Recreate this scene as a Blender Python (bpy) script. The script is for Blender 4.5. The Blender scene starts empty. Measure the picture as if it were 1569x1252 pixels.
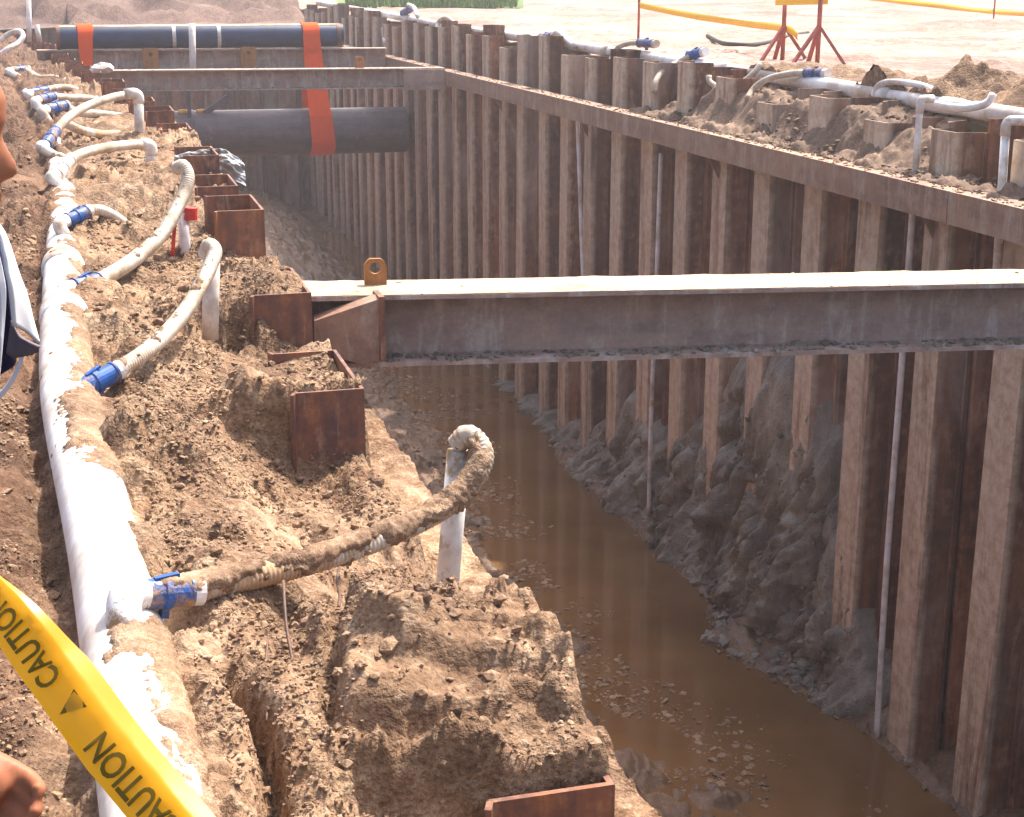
import bpy, bmesh, math, random
import numpy as np
from mathutils import Vector, Matrix
random.seed(7); RNG = np.random.default_rng(7)
SC = bpy.context.scene
COL = SC.collection

# ------------------------------------------------------------------ camera
W0, H0, FPX = 1569.0, 1252.0, 2300.0
EYE = Vector((0.0, 0.0, 1.6))
PITCH = math.radians(15.873); YAW = math.radians(15.753)
cam = bpy.data.cameras.new('camera'); camo = bpy.data.objects.new('camera', cam); COL.objects.link(camo)
camo.location = EYE
camo.rotation_euler = (math.pi / 2 - PITCH, 0, -YAW)
cam.sensor_width = 36.0; cam.lens = 36.0 * FPX / W0
cam.clip_start = 0.05; cam.clip_end = 3000
SC.camera = camo

# ------------------------------------------------------------------ sky, sun, exposure
SUN_EL = math.radians(59); SUN_AZ = math.radians(52)      # azimuth from +Y (along the trench) towards +X (right bank)
wd = bpy.data.worlds.new('World'); SC.world = wd; wd.use_nodes = True
nt = wd.node_tree
sky = nt.nodes.new('ShaderNodeTexSky'); sky.sky_type = 'NISHITA'; sky.sun_disc = False
sky.sun_elevation = SUN_EL; sky.sun_rotation = SUN_AZ; sky.air_density = 1.0; sky.dust_density = 6.0; sky.ozone_density = 0.6
nt.links.new(sky.outputs[0], nt.nodes['Background'].inputs[0])
nt.nodes['Background'].inputs[1].default_value = 0.15
sl = bpy.data.lights.new('sun', 'SUN'); sl.energy = 3.7; sl.angle = math.radians(1.0); sl.color = (1.0, 0.93, 0.83)
so = bpy.data.objects.new('sun', sl); COL.objects.link(so); so.location = (20, 15, 40)
sdir = Vector((math.sin(SUN_AZ) * math.cos(SUN_EL), math.cos(SUN_AZ) * math.cos(SUN_EL), math.sin(SUN_EL)))
so.rotation_euler = sdir.to_track_quat('Z', 'Y').to_euler()
vs = SC.view_settings
vs.view_transform = 'Standard'; vs.look = 'None'; vs.gamma = 1.0; vs.use_curve_mapping = False; vs.exposure = 1.18
SC.cycles.use_denoising = True
SC.cycles.max_bounces = 6; SC.cycles.use_adaptive_sampling = True; SC.cycles.adaptive_threshold = .02

# ------------------------------------------------------------------ helpers
_F = Vector((math.sin(YAW) * math.cos(PITCH), math.cos(YAW) * math.cos(PITCH), -math.sin(PITCH)))
_R = Vector((math.cos(YAW), -math.sin(YAW), 0)); _U = _R.cross(_F)
def px(u, v, X=None, Y=None, Z=None):
    """world point where the sight line through a photograph pixel meets a real plane of the place"""
    d = _F * FPX + _R * (u - W0 / 2) - _U * (v - H0 / 2)
    t = (X - EYE.x) / d.x if X is not None else (Y - EYE.y) / d.y if Y is not None else (Z - EYE.z) / d.z
    return EYE + d * t

def tag(o, label=None, cat=None, group=None, kind=None):
    if label: o['label'] = label
    if cat: o['category'] = cat
    if group: o['group'] = group
    if kind: o['kind'] = kind
    return o
def thing(name, label, cat, loc=(0, 0, 0), group=None, rz=0):
    o = bpy.data.objects.new(name, None); COL.objects.link(o)
    o.location = loc; o.rotation_euler = (0, 0, rz); o.empty_display_size = .1
    return tag(o, label, cat, group)
def base_of(parent):
    v = Vector((0, 0, 0))
    while parent is not None:
        v += Vector(parent.location); parent = parent.parent
    return v

class MB:
    def __init__(s): s.v = []; s.f = []
    def add(s, vs_, fs):
        n = len(s.v); s.v.extend([tuple(p) for p in vs_]); s.f.extend([tuple(i + n for i in f) for f in fs]); return s
    def box(s, lo, hi):
        x0, y0, z0 = lo; x1, y1, z1 = hi
        return s.add([(x0,y0,z0),(x1,y0,z0),(x1,y1,z0),(x0,y1,z0),(x0,y0,z1),(x1,y0,z1),(x1,y1,z1),(x0,y1,z1)],
                     [(0,3,2,1),(4,5,6,7),(0,1,5,4),(1,2,6,5),(2,3,7,6),(3,0,4,7)])
    def hull8(s, bot, top):
        return s.add(list(bot) + list(top), [(3,2,1,0),(4,5,6,7),(0,1,5,4),(1,2,6,5),(2,3,7,6),(3,0,4,7)])
    def bar(s, a, b, w, h, up=(0, 0, 1)):
        a = Vector(a); b = Vector(b); d = (b - a).normalized(); up = Vector(up)
        r = d.cross(up)
        if r.length < 1e-4: r = d.cross(Vector((1, 0, 0)))
        r.normalize(); u = r.cross(d).normalized()
        q = [(-1,-1),(1,-1),(1,1),(-1,1)]
        return s.hull8([a + r*w/2*i + u*h/2*j for i, j in q], [b + r*w/2*i + u*h/2*j for i, j in q])
    def tube(s, pts, rad, seg=12, cap=True, dent=None):
        P = [Vector(p) for p in pts]; n = len(P)
        R = rad if hasattr(rad, '__len__') else [rad] * n
        t0 = (P[1] - P[0]).normalized()
        ref = Vector((0, 0, 1)) if abs(t0.z) < .9 else Vector((1, 0, 0))
        nrm = (ref - t0 * ref.dot(t0)).normalized(); base = len(s.v)
        for i in range(n):
            t = (P[min(i + 1, n - 1)] - P[max(i - 1, 0)])
            t = t.normalized() if t.length > 1e-9 else t0
            nrm = (nrm - t * nrm.dot(t))
            nrm = nrm.normalized() if nrm.length > 1e-6 else t.orthogonal().normalized()
            bi = t.cross(nrm)
            for k in range(seg):
                a = 2 * math.pi * k / seg
                rr = R[i] if dent is None else R[i] + dent(i, a, P[i])
                s.v.append(tuple(P[i] + (nrm * math.cos(a) + bi * math.sin(a)) * rr))
        for i in range(n - 1):
            for k in range(seg):
                a = base + i * seg + k; b = base + i * seg + (k + 1) % seg
                s.f.append((a, b, b + seg, a + seg))
        if cap:
            s.f.append(tuple(base + k for k in range(seg))[::-1])
            s.f.append(tuple(base + (n - 1) * seg + k for k in range(seg)))
        return s
    def prism(s, poly, off):
        """closed planar polygon (3-D points) thickened by the vector off"""
        n = len(poly); off = Vector(off); A = [Vector(p) for p in poly]
        return s.add(A + [p + off for p in A], [tuple(range(n))[::-1], tuple(range(n, 2 * n))] +
                     [(i, (i + 1) % n, n + (i + 1) % n, n + i) for i in range(n)])
    def build(s, name, m, parent=None, smooth=False, origin=None, bevel=0):
        o0 = base_of(parent) if parent is not None else Vector(origin or (0, 0, 0))
        me = bpy.data.meshes.new(name)
        V = np.array(s.v, dtype=float) - np.array(o0)
        me.from_pydata(V.tolist(), [], s.f); me.validate()
        if m: me.materials.append(m)
        if smooth: me.polygons.foreach_set('use_smooth', [True] * len(me.polygons))
        o = bpy.data.objects.new(name, me); COL.objects.link(o)
        if parent is not None: o.parent = parent
        else: o.location = o0
        if bevel:
            b = o.modifiers.new('bevel', 'BEVEL'); b.width = bevel; b.segments = 2; b.limit_method = 'ANGLE'
        return o

def smooth_path(pts, n=10):
    """Catmull-Rom through the points"""
    P = [Vector(p) for p in pts]; P = [P[0] * 2 - P[1]] + P + [P[-1] * 2 - P[-2]]
    out = []
    for i in range(1, len(P) - 2):
        for k in range(n):
            t = k / n; a, b, c, d = P[i-1], P[i], P[i+1], P[i+2]
            out.append(.5 * ((2*b) + (c-a)*t + (2*a-5*b+4*c-d)*t*t + (3*b-a-3*c+d)*t**3))
    out.append(P[-2]); return out
def resample(pts, step):
    P = [Vector(p) for p in pts]; L = [0]
    for a, b in zip(P, P[1:]): L.append(L[-1] + (b - a).length)
    n = max(2, int(L[-1] / step)); A = np.array([tuple(p) for p in P])
    s = np.linspace(0, L[-1], n + 1)
    return [Vector((np.interp(x, L, A[:,0]), np.interp(x, L, A[:,1]), np.interp(x, L, A[:,2]))) for x in s]

# ---- numpy noise
def _h(ix, iy, sd):
    h = (ix.astype(np.int64) * 374761393 + iy.astype(np.int64) * 668265263 + sd * 1274126177) & 0xFFFFFFFF
    h = ((h ^ (h >> 13)) * 1274126177) & 0xFFFFFFFF
    return ((h ^ (h >> 16)) & 0xFFFFFF) / float(0xFFFFFF)
def vnoise(x, y, sd=0):
    ix = np.floor(x); iy = np.floor(y); fx = x - ix; fy = y - iy
    fx = fx*fx*fx*(fx*(fx*6-15)+10); fy = fy*fy*fy*(fy*(fy*6-15)+10)
    a = _h(ix, iy, sd); b = _h(ix+1, iy, sd); c = _h(ix, iy+1, sd); d = _h(ix+1, iy+1, sd)
    return (a + (b-a)*fx) * (1-fy) + (c + (d-c)*fx) * fy
def fbm(x, y, sd=0, o=4, g=.5):
    r = np.zeros_like(x); a = 1.; s = 0
    for k in range(o):
        r += a * (vnoise(x * 2**k + 17.3*k, y * 2**k - 9.1*k, sd + k) - .5) * 2; s += a; a *= g
    return r / s
def clods(x, y, sd=0, jit=.9, r0=.35, r1=.75):
    """height of rounded lumps scattered one to a cell: 0..1"""
    ix = np.floor(x); iy = np.floor(y); out = np.zeros_like(x)
    for dx in (-1, 0, 1):
        for dy in (-1, 0, 1):
            cx_ = ix + dx; cy_ = iy + dy
            qx = cx_ + .5 + (_h(cx_, cy_, sd) - .5) * jit; qy = cy_ + .5 + (_h(cx_, cy_, sd + 1) - .5) * jit
            r = r0 + (r1 - r0) * _h(cx_, cy_, sd + 2) ** 2; el = .6 + .8 * _h(cx_, cy_, sd + 4)
            d2 = (((x - qx) * el) ** 2 + ((y - qy) / el) ** 2) / (r * r)
            out = np.maximum(out, np.sqrt(np.clip(1 - d2, 0, 1)) * r / r1 * (.4 + .6 * _h(cx_, cy_, sd + 3)))
    return out
def facets(x, y, sd=0, jit=.9, r0=.4, r1=.8):
    """height of broken, tilted, steep-sided blocks: about 0..1.3"""
    ix = np.floor(x); iy = np.floor(y); out = np.zeros_like(x)
    for dx in (-1, 0, 1):
        for dy in (-1, 0, 1):
            cx_ = ix + dx; cy_ = iy + dy; h1 = _h(cx_, cy_, sd); h2 = _h(cx_, cy_, sd + 1); h3 = _h(cx_, cy_, sd + 2)
            ux = x - (cx_ + .5 + (h1 - .5) * jit); uy = y - (cy_ + .5 + (h2 - .5) * jit); a = h3 * 6.283; c = np.cos(a); s = np.sin(a)
            px_ = ux * c + uy * s; py_ = (uy * c - ux * s) * (1.0 + .7 * h1); r = r0 + (r1 - r0) * h2
            m = (.55 * np.maximum(np.abs(px_), np.abs(py_)) + .45 * np.hypot(px_, py_) + .2 * np.abs(px_ + py_)) / r
            pr = np.clip((1 - m) * 2.6, 0, 1)
            out = np.maximum(out, pr * (.35 + .65 * h3) * (1 + .9 * (px_ * (h1 - .5) * 2 + py_ * (h2 - .5) * 2) / r))
    return out
def sstep(a, b, x):
    t = np.clip((x - a) / (b - a), 0, 1); return t * t * (3 - 2 * t)

def grid_obj(name, XX, YY, ZZ, m, origin=(0, 0, 0), smooth=True):
    ny, nx = XX.shape
    V = np.stack([XX - origin[0], YY - origin[1], ZZ - origin[2]], -1).reshape(-1, 3)
    i = np.arange(ny * nx).reshape(ny, nx)
    Fq = np.stack([i[:-1,:-1], i[:-1,1:], i[1:,1:], i[1:,:-1]], -1).reshape(-1, 4)
    me = bpy.data.meshes.new(name)
    me.vertices.add(len(V)); me.vertices.foreach_set('co', V.ravel())
    me.loops.add(Fq.size); me.loops.foreach_set('vertex_index', Fq.ravel().astype(np.int32))
    me.polygons.add(len(Fq)); me.polygons.foreach_set('loop_start', np.arange(0, Fq.size, 4, dtype=np.int32))
    me.polygons.foreach_set('loop_total', np.full(len(Fq), 4, dtype=np.int32))
    me.update(calc_edges=True); me.validate()
    if smooth: me.polygons.foreach_set('use_smooth', np.ones(len(Fq), dtype=bool))
    me.materials.append(m)
    o = bpy.data.objects.new(name, me); COL.objects.link(o); o.location = origin
    return o

_bm = bmesh.new(); bmesh.ops.create_icosphere(_bm, subdivisions=2, radius=1.0)
ICO_V = np.array([v.co[:] for v in _bm.verts]); ICO_F = [tuple(v.index for v in f.verts) for f in _bm.faces]; _bm.free()
_bm = bmesh.new(); bmesh.ops.create_icosphere(_bm, subdivisions=1, radius=1.0)
ICO1_V = np.array([v.co[:] for v in _bm.verts]); ICO1_F = [tuple(v.index for v in f.verts) for f in _bm.faces]; _bm.free()
def lumps(name, pts, sizes, m, flat=.6, fine=True):
    """many irregular earth lumps joined into one mesh of stuff"""
    VV, FF = (ICO_V, ICO_F) if fine else (ICO1_V, ICO1_F)
    shapes = []
    for k in range(14):
        s = np.ones(len(VV)) * 1.05
        for _ in range(10):
            n_ = RNG.normal(0, 1, 3); n_ /= np.linalg.norm(n_); c = VV @ n_; s = np.where(c > .2, np.minimum(s, RNG.uniform(.5, .95) / np.maximum(c, .2)), s)
        shapes.append(VV * (s * RNG.uniform(.9, 1.1, len(VV)))[:, None])
    F0 = np.array(FF); allv = []; allf = []
    for i, (p, s) in enumerate(zip(pts, sizes)):
        S = shapes[i % 14] * (s * RNG.uniform(.6, 1.3), s * RNG.uniform(.6, 1.3), s * flat * RNG.uniform(.6, 1.2))
        a = RNG.uniform(0, 6.28); c, q = math.cos(a), math.sin(a)
        tl = RNG.uniform(-.5, .5); ct, st = math.cos(tl), math.sin(tl)
        x = S[:,0]; y = S[:,1] * ct - S[:,2] * st; z = S[:,1] * st + S[:,2] * ct
        allv.append(np.stack([x*c - y*q + p[0], x*q + y*c + p[1], z + p[2]], -1)); allf.append(F0 + i * len(VV))
    me = bpy.data.meshes.new(name)
    me.from_pydata(np.concatenate(allv).tolist(), [], np.concatenate(allf).tolist()); me.materials.append(m)
    o = bpy.data.objects.new(name, me); COL.objects.link(o); return o

# ------------------------------------------------------------------ materials
class NM:
    def __init__(s, name):
        s.m = bpy.data.materials.new(name); s.m.use_nodes = True; s.t = s.m.node_tree
        s.b = s.t.nodes['Principled BSDF']; s.co = s.t.nodes.new('ShaderNodeTexCoord').outputs['Object']
    def n(s, typ, **k):
        o = s.t.nodes.new(typ)
        for a, b in k.items(): setattr(o, a, b)
        return o
    def l(s, a, b): s.t.links.new(a, b)
    def jitter(s, amt=37.0):
        oi = s.n('ShaderNodeObjectInfo'); sc = s.n('ShaderNodeVectorMath', operation='SCALE'); ad = s.n('ShaderNodeVectorMath', operation='ADD')
        cb = s.n('ShaderNodeCombineXYZ')
        s.l(oi.outputs['Random'], cb.inputs[0]); s.l(oi.outputs['Random'], cb.inputs[1]); s.l(oi.outputs['Random'], cb.inputs[2])
        s.l(cb.outputs[0], sc.inputs[0]); sc.inputs['Scale'].default_value = amt
        s.l(s.co, ad.inputs[0]); s.l(sc.outputs[0], ad.inputs[1]); s.co = ad.outputs[0]; s.rand = oi.outputs['Random']; return s
    def noise(s, scale, detail=6, rough=.6, stretch=None, dist=0):
        t = s.n('ShaderNodeTexNoise'); t.inputs['Scale'].default_value = scale; t.inputs['Detail'].default_value = detail
        t.inputs['Roughness'].default_value = rough; t.inputs['Distortion'].default_value = dist
        if stretch:
            mp = s.n('ShaderNodeMapping'); mp.inputs['Scale'].default_value = stretch; s.l(s.co, mp.inputs[0]); s.l(mp.outputs[0], t.inputs['Vector'])
        else: s.l(s.co, t.inputs['Vector'])
        return t.outputs['Fac']
    def ramp(s, fac, stops):
        r = s.n('ShaderNodeValToRGB'); e = r.color_ramp.elements
        while len(e) < len(stops): e.new(.5)
        for k, (p, c) in enumerate(stops):
            e[k].position = p; c = c if hasattr(c, '__len__') else (c, c, c); e[k].color = (*c, 1)
        s.l(fac, r.inputs[0]); return r.outputs[0]
    def mix(s, fac, a, b, typ='MIX'):
        x = s.n('ShaderNodeMix', data_type='RGBA', blend_type=typ)
        for i, q in ((0, fac), (6, a), (7, b)):
            if hasattr(q, 'links') or hasattr(q, 'is_linked'): s.l(q, x.inputs[i])
            elif i == 0: x.inputs[0].default_value = q
            else: x.inputs[i].default_value = (*q, 1)
        return x.outputs[2]
    def math(s, op, a, b=None):
        x = s.n('ShaderNodeMath', operation=op)
        for i, q in enumerate((a, b)):
            if q is None: continue
            if hasattr(q, 'is_linked'): s.l(q, x.inputs[i])
            else: x.inputs[i].default_value = q
        return x.outputs[0]
    def bump(s, h, strength=.5, dist=.01):
        b = s.n('ShaderNodeBump'); b.inputs['Strength'].default_value = strength; b.inputs['Distance'].default_value = dist
        s.l(h, b.inputs['Height']); s.l(b.outputs[0], s.b.inputs['Normal'])
    def out(s, col, rough=.8, spec=.3, metal=0):
        for k, q in (('Base Color', col), ('Roughness', rough), ('Specular IOR Level', spec), ('Metallic', metal)):
            if hasattr(q, 'is_linked'): s.l(q, s.b.inputs[k])
            elif hasattr(q, '__len__'): s.b.inputs[k].default_value = (*q, 1)
            else: s.b.inputs[k].default_value = q
        return s.m

def earth(name, dark, mid, light, sc=3.0, bump=.6, bd=.012, rough=.85, spec=.25, wet=None, left=None):
    q = NM(name)
    a = q.noise(sc, 5, .65); b = q.noise(sc * 9, 4, .7); c = q.noise(sc * 40, 3, .7)
    col = q.ramp(a, [(.32, dark), (.5, mid), (.68, light)])
    col = q.mix(1., col, q.ramp(q.noise(sc * .45, 3, .6), [(.36, (.36,.31,.30)), (.52, (.95,.95,.95)), (.68, (1.18,1.14,1.05))]), 'MULTIPLY')
    col = q.mix(.5, col, q.ramp(b, [(.3, dark), (.52, mid), (.72, light)]))
    col = q.mix(.6, col, q.ramp(c, [(.32, (.30,.26,.24)), (.6, (1,1,1))]), 'MULTIPLY')
    if left is not None:                                   # darker trampled soil on the far side of the header pipe, ragged border
        sx = q.n('ShaderNodeSeparateXYZ'); q.l(q.co, sx.inputs[0])
        mk = q.ramp(q.math('ADD', q.math('MULTIPLY', sx.outputs[0], -1.0), q.math('MULTIPLY', a, .25)), [(.24, 0), (.42, 1)])
        col = q.mix(mk, col, q.mix(1., col, left, 'MULTIPLY'))
    vo = q.n('ShaderNodeTexVoronoi'); vo.inputs['Scale'].default_value = sc * 22; vo.inputs['Randomness'].default_value = 1.0; q.l(q.co, vo.inputs['Vector'])
    h = q.math('ADD', q.math('ADD', q.math('MULTIPLY', b, 1.0), q.math('MULTIPLY', c, .55)), q.math('MULTIPLY', vo.outputs['Distance'], -.45))
    h = q.math('MULTIPLY', h, q.ramp(q.noise(sc * .7, 3, .6), [(.40, .22), (.58, 1.)])); q.bump(h, bump, bd)
    r = rough if wet is None else q.ramp(a, [(.4, wet), (.6, rough)])
    return q.out(col, r, spec)
M = {}
M['mud'] = earth('mud', (.105,.055,.033), (.295,.18,.105), (.60,.455,.315), 2.2, 1.0, .028, left=(.55,.47,.45))
M['mud_clod'] = earth('mud_clod', (.15,.082,.05), (.345,.22,.135), (.62,.48,.345), 5, .8, .012)
M['mud_wet'] = earth('mud_wet', (.08,.042,.022), (.18,.10,.055), (.34,.22,.13), 2.5, .7, .015, .6, .4, .35)
q = NM('clay'); a = q.noise(1.1, 5, .6); b = q.noise(5, 5, .65, (1, 1, .4)); c = q.noise(40, 3, .7)
col = q.ramp(q.math('ADD', q.math('MULTIPLY', a, .5), q.math('MULTIPLY', b, .5)), [(.36, (.11,.085,.06)), (.5, (.245,.21,.165)), (.64, (.39,.345,.28))])
q.bump(q.math('ADD', b, q.math('ADD', q.math('MULTIPLY', c, .5), q.math('MULTIPLY', q.noise(14, 4, .7), .9))), 1.0, .035); M['clay'] = q.out(q.mix(.4, col, q.ramp(c, [(.3, .5), (.6, 1.)]), 'MULTIPLY'), .5, .4)
M['pale_earth'] = earth('pale_earth', (.20,.115,.09), (.40,.26,.21), (.64,.50,.44), .5, .8, .05)
M['spoil'] = earth('spoil', (.10,.06,.05), (.19,.12,.10), (.30,.21,.17), .9, .8, .05)
M['spill'] = earth('spill', (.10,.062,.045), (.22,.145,.10), (.38,.275,.20), 1.2, .5, .02)
M['dry_crust'] = earth('dry_crust', (.40,.28,.17), (.62,.49,.34), (.78,.68,.54), 3.0, .5, .01)

def rusty(name, dark, mid, orange, mudc, mud_lo=.5, mud_hi=.62, sc=2.0, streak=(3, 3, .25), rough=.75, rub=None):
    q = NM(name); raw = q.co; q.jitter()
    a = q.noise(sc, 5, .65, streak); b = q.noise(sc * 5, 4, .65); c = q.noise(sc * 2.2, 5, .7, (2.0, 2.0, .35), .6); d = q.noise(sc * 30, 3, .6)
    col = q.ramp(a, [(.34, dark), (.5, mid), (.66, orange)])
    col = q.mix(.45, col, q.ramp(b, [(.3, dark), (.5, mid), (.72, orange)]))
    mask = q.ramp(q.math('ADD', q.math('MULTIPLY', c, .75), q.math('MULTIPLY', b, .25)), [(mud_lo, 0), (mud_hi, 1)])
    col = q.mix(mask, col, mudc)
    if rub is not None or name == 'pile_rust_shaded':
        gp = q.n('ShaderNodeNewGeometry').outputs['Position']; keep = q.co; q.co = gp
        sm1 = q.noise(.55, 4, .6, (1, 1, .55), .8); sm2 = q.noise(2.4, 4, .65, (1, 1, .35), .5); q.co = keep
        sm = q.ramp(q.math('ADD', q.math('MULTIPLY', sm1, .7), q.math('MULTIPLY', sm2, .3)), [(.49, 0), (.60, .8)])
        col = q.mix(sm, col, q.ramp(sm2, [(.35, (.24,.19,.155)), (.65, (.46,.38,.32))]))
        col = q.mix(1., col, q.ramp(q.rand, [(0, (.62,.60,.62)), (.5, (1,.95,.92)), (1, (1.35,1.12,.95))]), 'MULTIPLY')
    if rub is not None:                                  # dry soil rubbed on to the proud flange
        sx = q.n('ShaderNodeSeparateXYZ'); q.l(raw, sx.inputs[0])
        fl = q.ramp(q.math('MULTIPLY', sx.outputs[0], -1.0), [(rub - .05, 0), (rub, 1)])
        fl = q.mix(1., fl, q.ramp(q.noise(2.2, 7, .7, (2.5, 2.5, .22), .4), [(.36, .1), (.50, .95)]), 'MULTIPLY')
        col = q.mix(fl, col, q.ramp(b, [(.35, (.46,.32,.21)), (.65, (.66,.54,.42))]))
    col = q.mix(.3, col, q.ramp(d, [(.3, .45), (.7, 1.)]), 'MULTIPLY')
    q.bump(q.math('ADD', q.math('MULTIPLY', mask, .5), q.math('MULTIPLY', d, .3)), .5, .006)
    return q.out(col, q.ramp(mask, [(0, rough - .2), (1, .9)]), .35)
M['pile'] = rusty('pile_rust_shaded', (.055,.027,.022), (.17,.085,.058), (.40,.17,.07), (.36,.25,.17), .55, .68)  # recessed pan piles: rust colour darkened to stand in for deep shade
M['pile_front'] = rusty('pile_front_rust', (.07,.035,.025), (.19,.095,.062), (.42,.19,.08), (.46,.33,.22), .54, .68, rub=.20)  # web base kept dark for the pan shade, soil rubbed on flange only
M['rust'] = rusty('rust_plate', (.075,.045,.05), (.20,.085,.055), (.46,.18,.065), (.40,.25,.16), .54, .70, 2.6)
M['rust_bright'] = rusty('rust_bright', (.20,.075,.02), (.36,.15,.045), (.50,.22,.07), (.4,.22,.1), .62, .75, 4.0)
M['beam'] = rusty('beam_steel', (.24,.155,.13), (.43,.30,.25), (.52,.33,.23), (.60,.53,.47), .50, .66, 1.6, (.35, 3, 3))
M['wale'] = rusty('wale_steel', (.18,.10,.07), (.29,.17,.12), (.40,.23,.14), (.42,.31,.23), .48, .62, 1.6, (3, .35, 3))
M['pipe_dark'] = rusty('pipe_dark', (.07,.06,.07), (.13,.11,.12), (.19,.15,.15), (.30,.24,.20), .58, .75, 1.2, (.4, 3, 3))

def plastic(name, col, mudc=(.36,.22,.11), lo=.55, hi=.62, sc=4.0, rough=.45, spec=.5, stretch=None):
    q = NM(name).jitter()
    a = q.noise(sc, 8, .68, stretch); f = q.noise(sc * 14, 4, .6)
    mask = q.ramp(q.math('ADD', q.math('MULTIPLY', a, .85), q.math('MULTIPLY', f, .15)), [(lo, 0), (hi, 1)])
    film = q.ramp(q.noise(sc * .9, 8, .7), [(.36, (.50,.40,.31)), (.50, (.84,.77,.70)), (.62, (1,1,1))])
    c = q.mix(mask, q.mix(1., col, film, 'MULTIPLY'), q.mix(f, tuple(x * .7 for x in mudc), tuple(min(1, x * 1.35) for x in mudc)))
    q.bump(mask, .6, .006)
    return q.out(c, q.ramp(mask, [(0, rough), (1, .9)]), spec)
M['pvc'] = plastic('white_pvc', (.80,.80,.82), lo=.60, hi=.66, sc=3.2)
M['pvc_dirty'] = plastic('white_pvc_muddy', (.78,.78,.78), lo=.52, hi=.6, sc=5.0)
M['pvc_far'] = plastic('white_pvc_far', (.80,.80,.82), lo=.66, hi=.74, sc=2.0)
M['hose'] = plastic('grey_hose', (.62,.57,.50), (.42,.30,.19), .50, .66, 6.0, .6)
M['hose_mud'] = plastic('muddy_hose', (.58,.55,.50), (.40,.26,.15), .47, .56, 5.0, .6)
M['blue'] = plastic('blue_plastic', (.015,.10,.40), lo=.50, hi=.60, sc=9.0, rough=.4)
M['red'] = plastic('red_plastic', (.62,.03,.015), lo=.68, hi=.8, sc=6.0, rough=.45)
M['navy'] = plastic('navy_coating', (.018,.042,.12), (.2,.16,.14), .62, .8, 1.5, .5)
M['white_paint'] = plastic('white_paint', (.75,.74,.72), (.4,.3,.25), .62, .8, 3.0, .6)
M['tarp'] = plastic('grey_sheet', (.40,.43,.48), (.28,.22,.18), .55, .7, 3.0, .5)
M['barrier_red'] = plastic('barrier_red', (.42,.10,.08), (.45,.3,.24), .58, .75, 5.0, .6)
M['black'] = plastic('black_rubber', (.03,.03,.03), (.3,.2,.14), .6, .75, 4.0, .7)
M['rebar'] = rusty('rebar', (.07,.04,.03), (.13,.07,.05), (.2,.1,.05), (.25,.17,.1), .6, .7, 6.0)

def cloth(name, col, sc=400, rough=.9, trans=0):
    q = NM(name); a = q.noise(sc, 2, .5); b = q.noise(7, 5, .6)
    c = q.mix(.25, col, q.ramp(b, [(.3, .6), (.7, 1.)]), 'MULTIPLY'); q.bump(a, .2, .001)
    return q.out(c, rough, .2)
M['sling'] = cloth('orange_webbing', (.90,.10,.015), 120)
M['navy_cloth'] = cloth('navy_cloth', (.012,.014,.045))
M['white_cloth'] = cloth('white_cloth', (.72,.72,.75))
M['grey_cloth'] = cloth('grey_cloth', (.16,.14,.16))
M['skin'] = cloth('skin', (.36,.135,.07), 90, .5)
M['hair'] = cloth('hair', (.012,.01,.009), 200, .6)
M['boot'] = cloth('boot', (.03,.025,.02), 50, .5)
q = NM('yellow_film'); q.out((.86,.40,.0), .34, .5); q.b.inputs['Coat Weight'].default_value = .25; q.b.inputs['Coat Roughness'].default_value = .28
tr = q.n('ShaderNodeBsdfTranslucent'); tr.inputs[0].default_value = (.95,.52,.0,1); mx = q.n('ShaderNodeMixShader'); mx.inputs[0].default_value = .45
q.l(q.b.outputs[0], mx.inputs[1]); q.l(tr.outputs[0], mx.inputs[2]); q.l(mx.outputs[0], q.t.nodes['Material Output'].inputs[0]); M['tape'] = q.m
M['tape_ink'] = cloth('tape_ink', (.16,.10,.008), 30, .5)
M['barrier_yellow'] = cloth('barrier_yellow', (.90,.50,.03), 30, .5)
q = NM('grass_blades'); M['grass'] = q.out(q.ramp(q.noise(1.5, 4), [(.3, (.05,.10,.02)), (.5, (.10,.17,.04)), (.7, (.17,.22,.07))]), .8, .2)
# muddy water: silt tints the body, the surface mirrors the piles
q = NM('muddy_water')
c = q.ramp(q.noise(.8, 5, .6), [(.3, (.125,.062,.024)), (.7, (.20,.105,.043))])
q.bump(q.noise(5.0, 3, .5, (1, .5, 1)), .04, .02); M['water'] = q.out(c, .035, .6)
q.b.inputs['IOR'].default_value = 1.33

# ================================================================== THE SETTING
WATER_Z = -4.9
XF, XB = 6.50, 6.94             # front and back flange of the right-hand sheet piles
def xl(Y): return 1.02 - .085 * np.maximum(0, np.asarray(Y, dtype=float) - 16)      # trench-side face of the left-hand piles
HDR = [px(u, v, Z=0.0) for u, v in [(262, 1420), (240, 1250), (165, 860), (104, 600), (97, 450), (98, 330), (92, 265), (78, 210), (55, 165), (30, 125), (5, 95)]]
HDR.append(Vector((-2.3, 42, 0)))
_hy = np.array([p.y for p in HDR]); _hx = np.array([p.x for p in HDR])
def hx(Y): return np.interp(Y, _hy, _hx)

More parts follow.
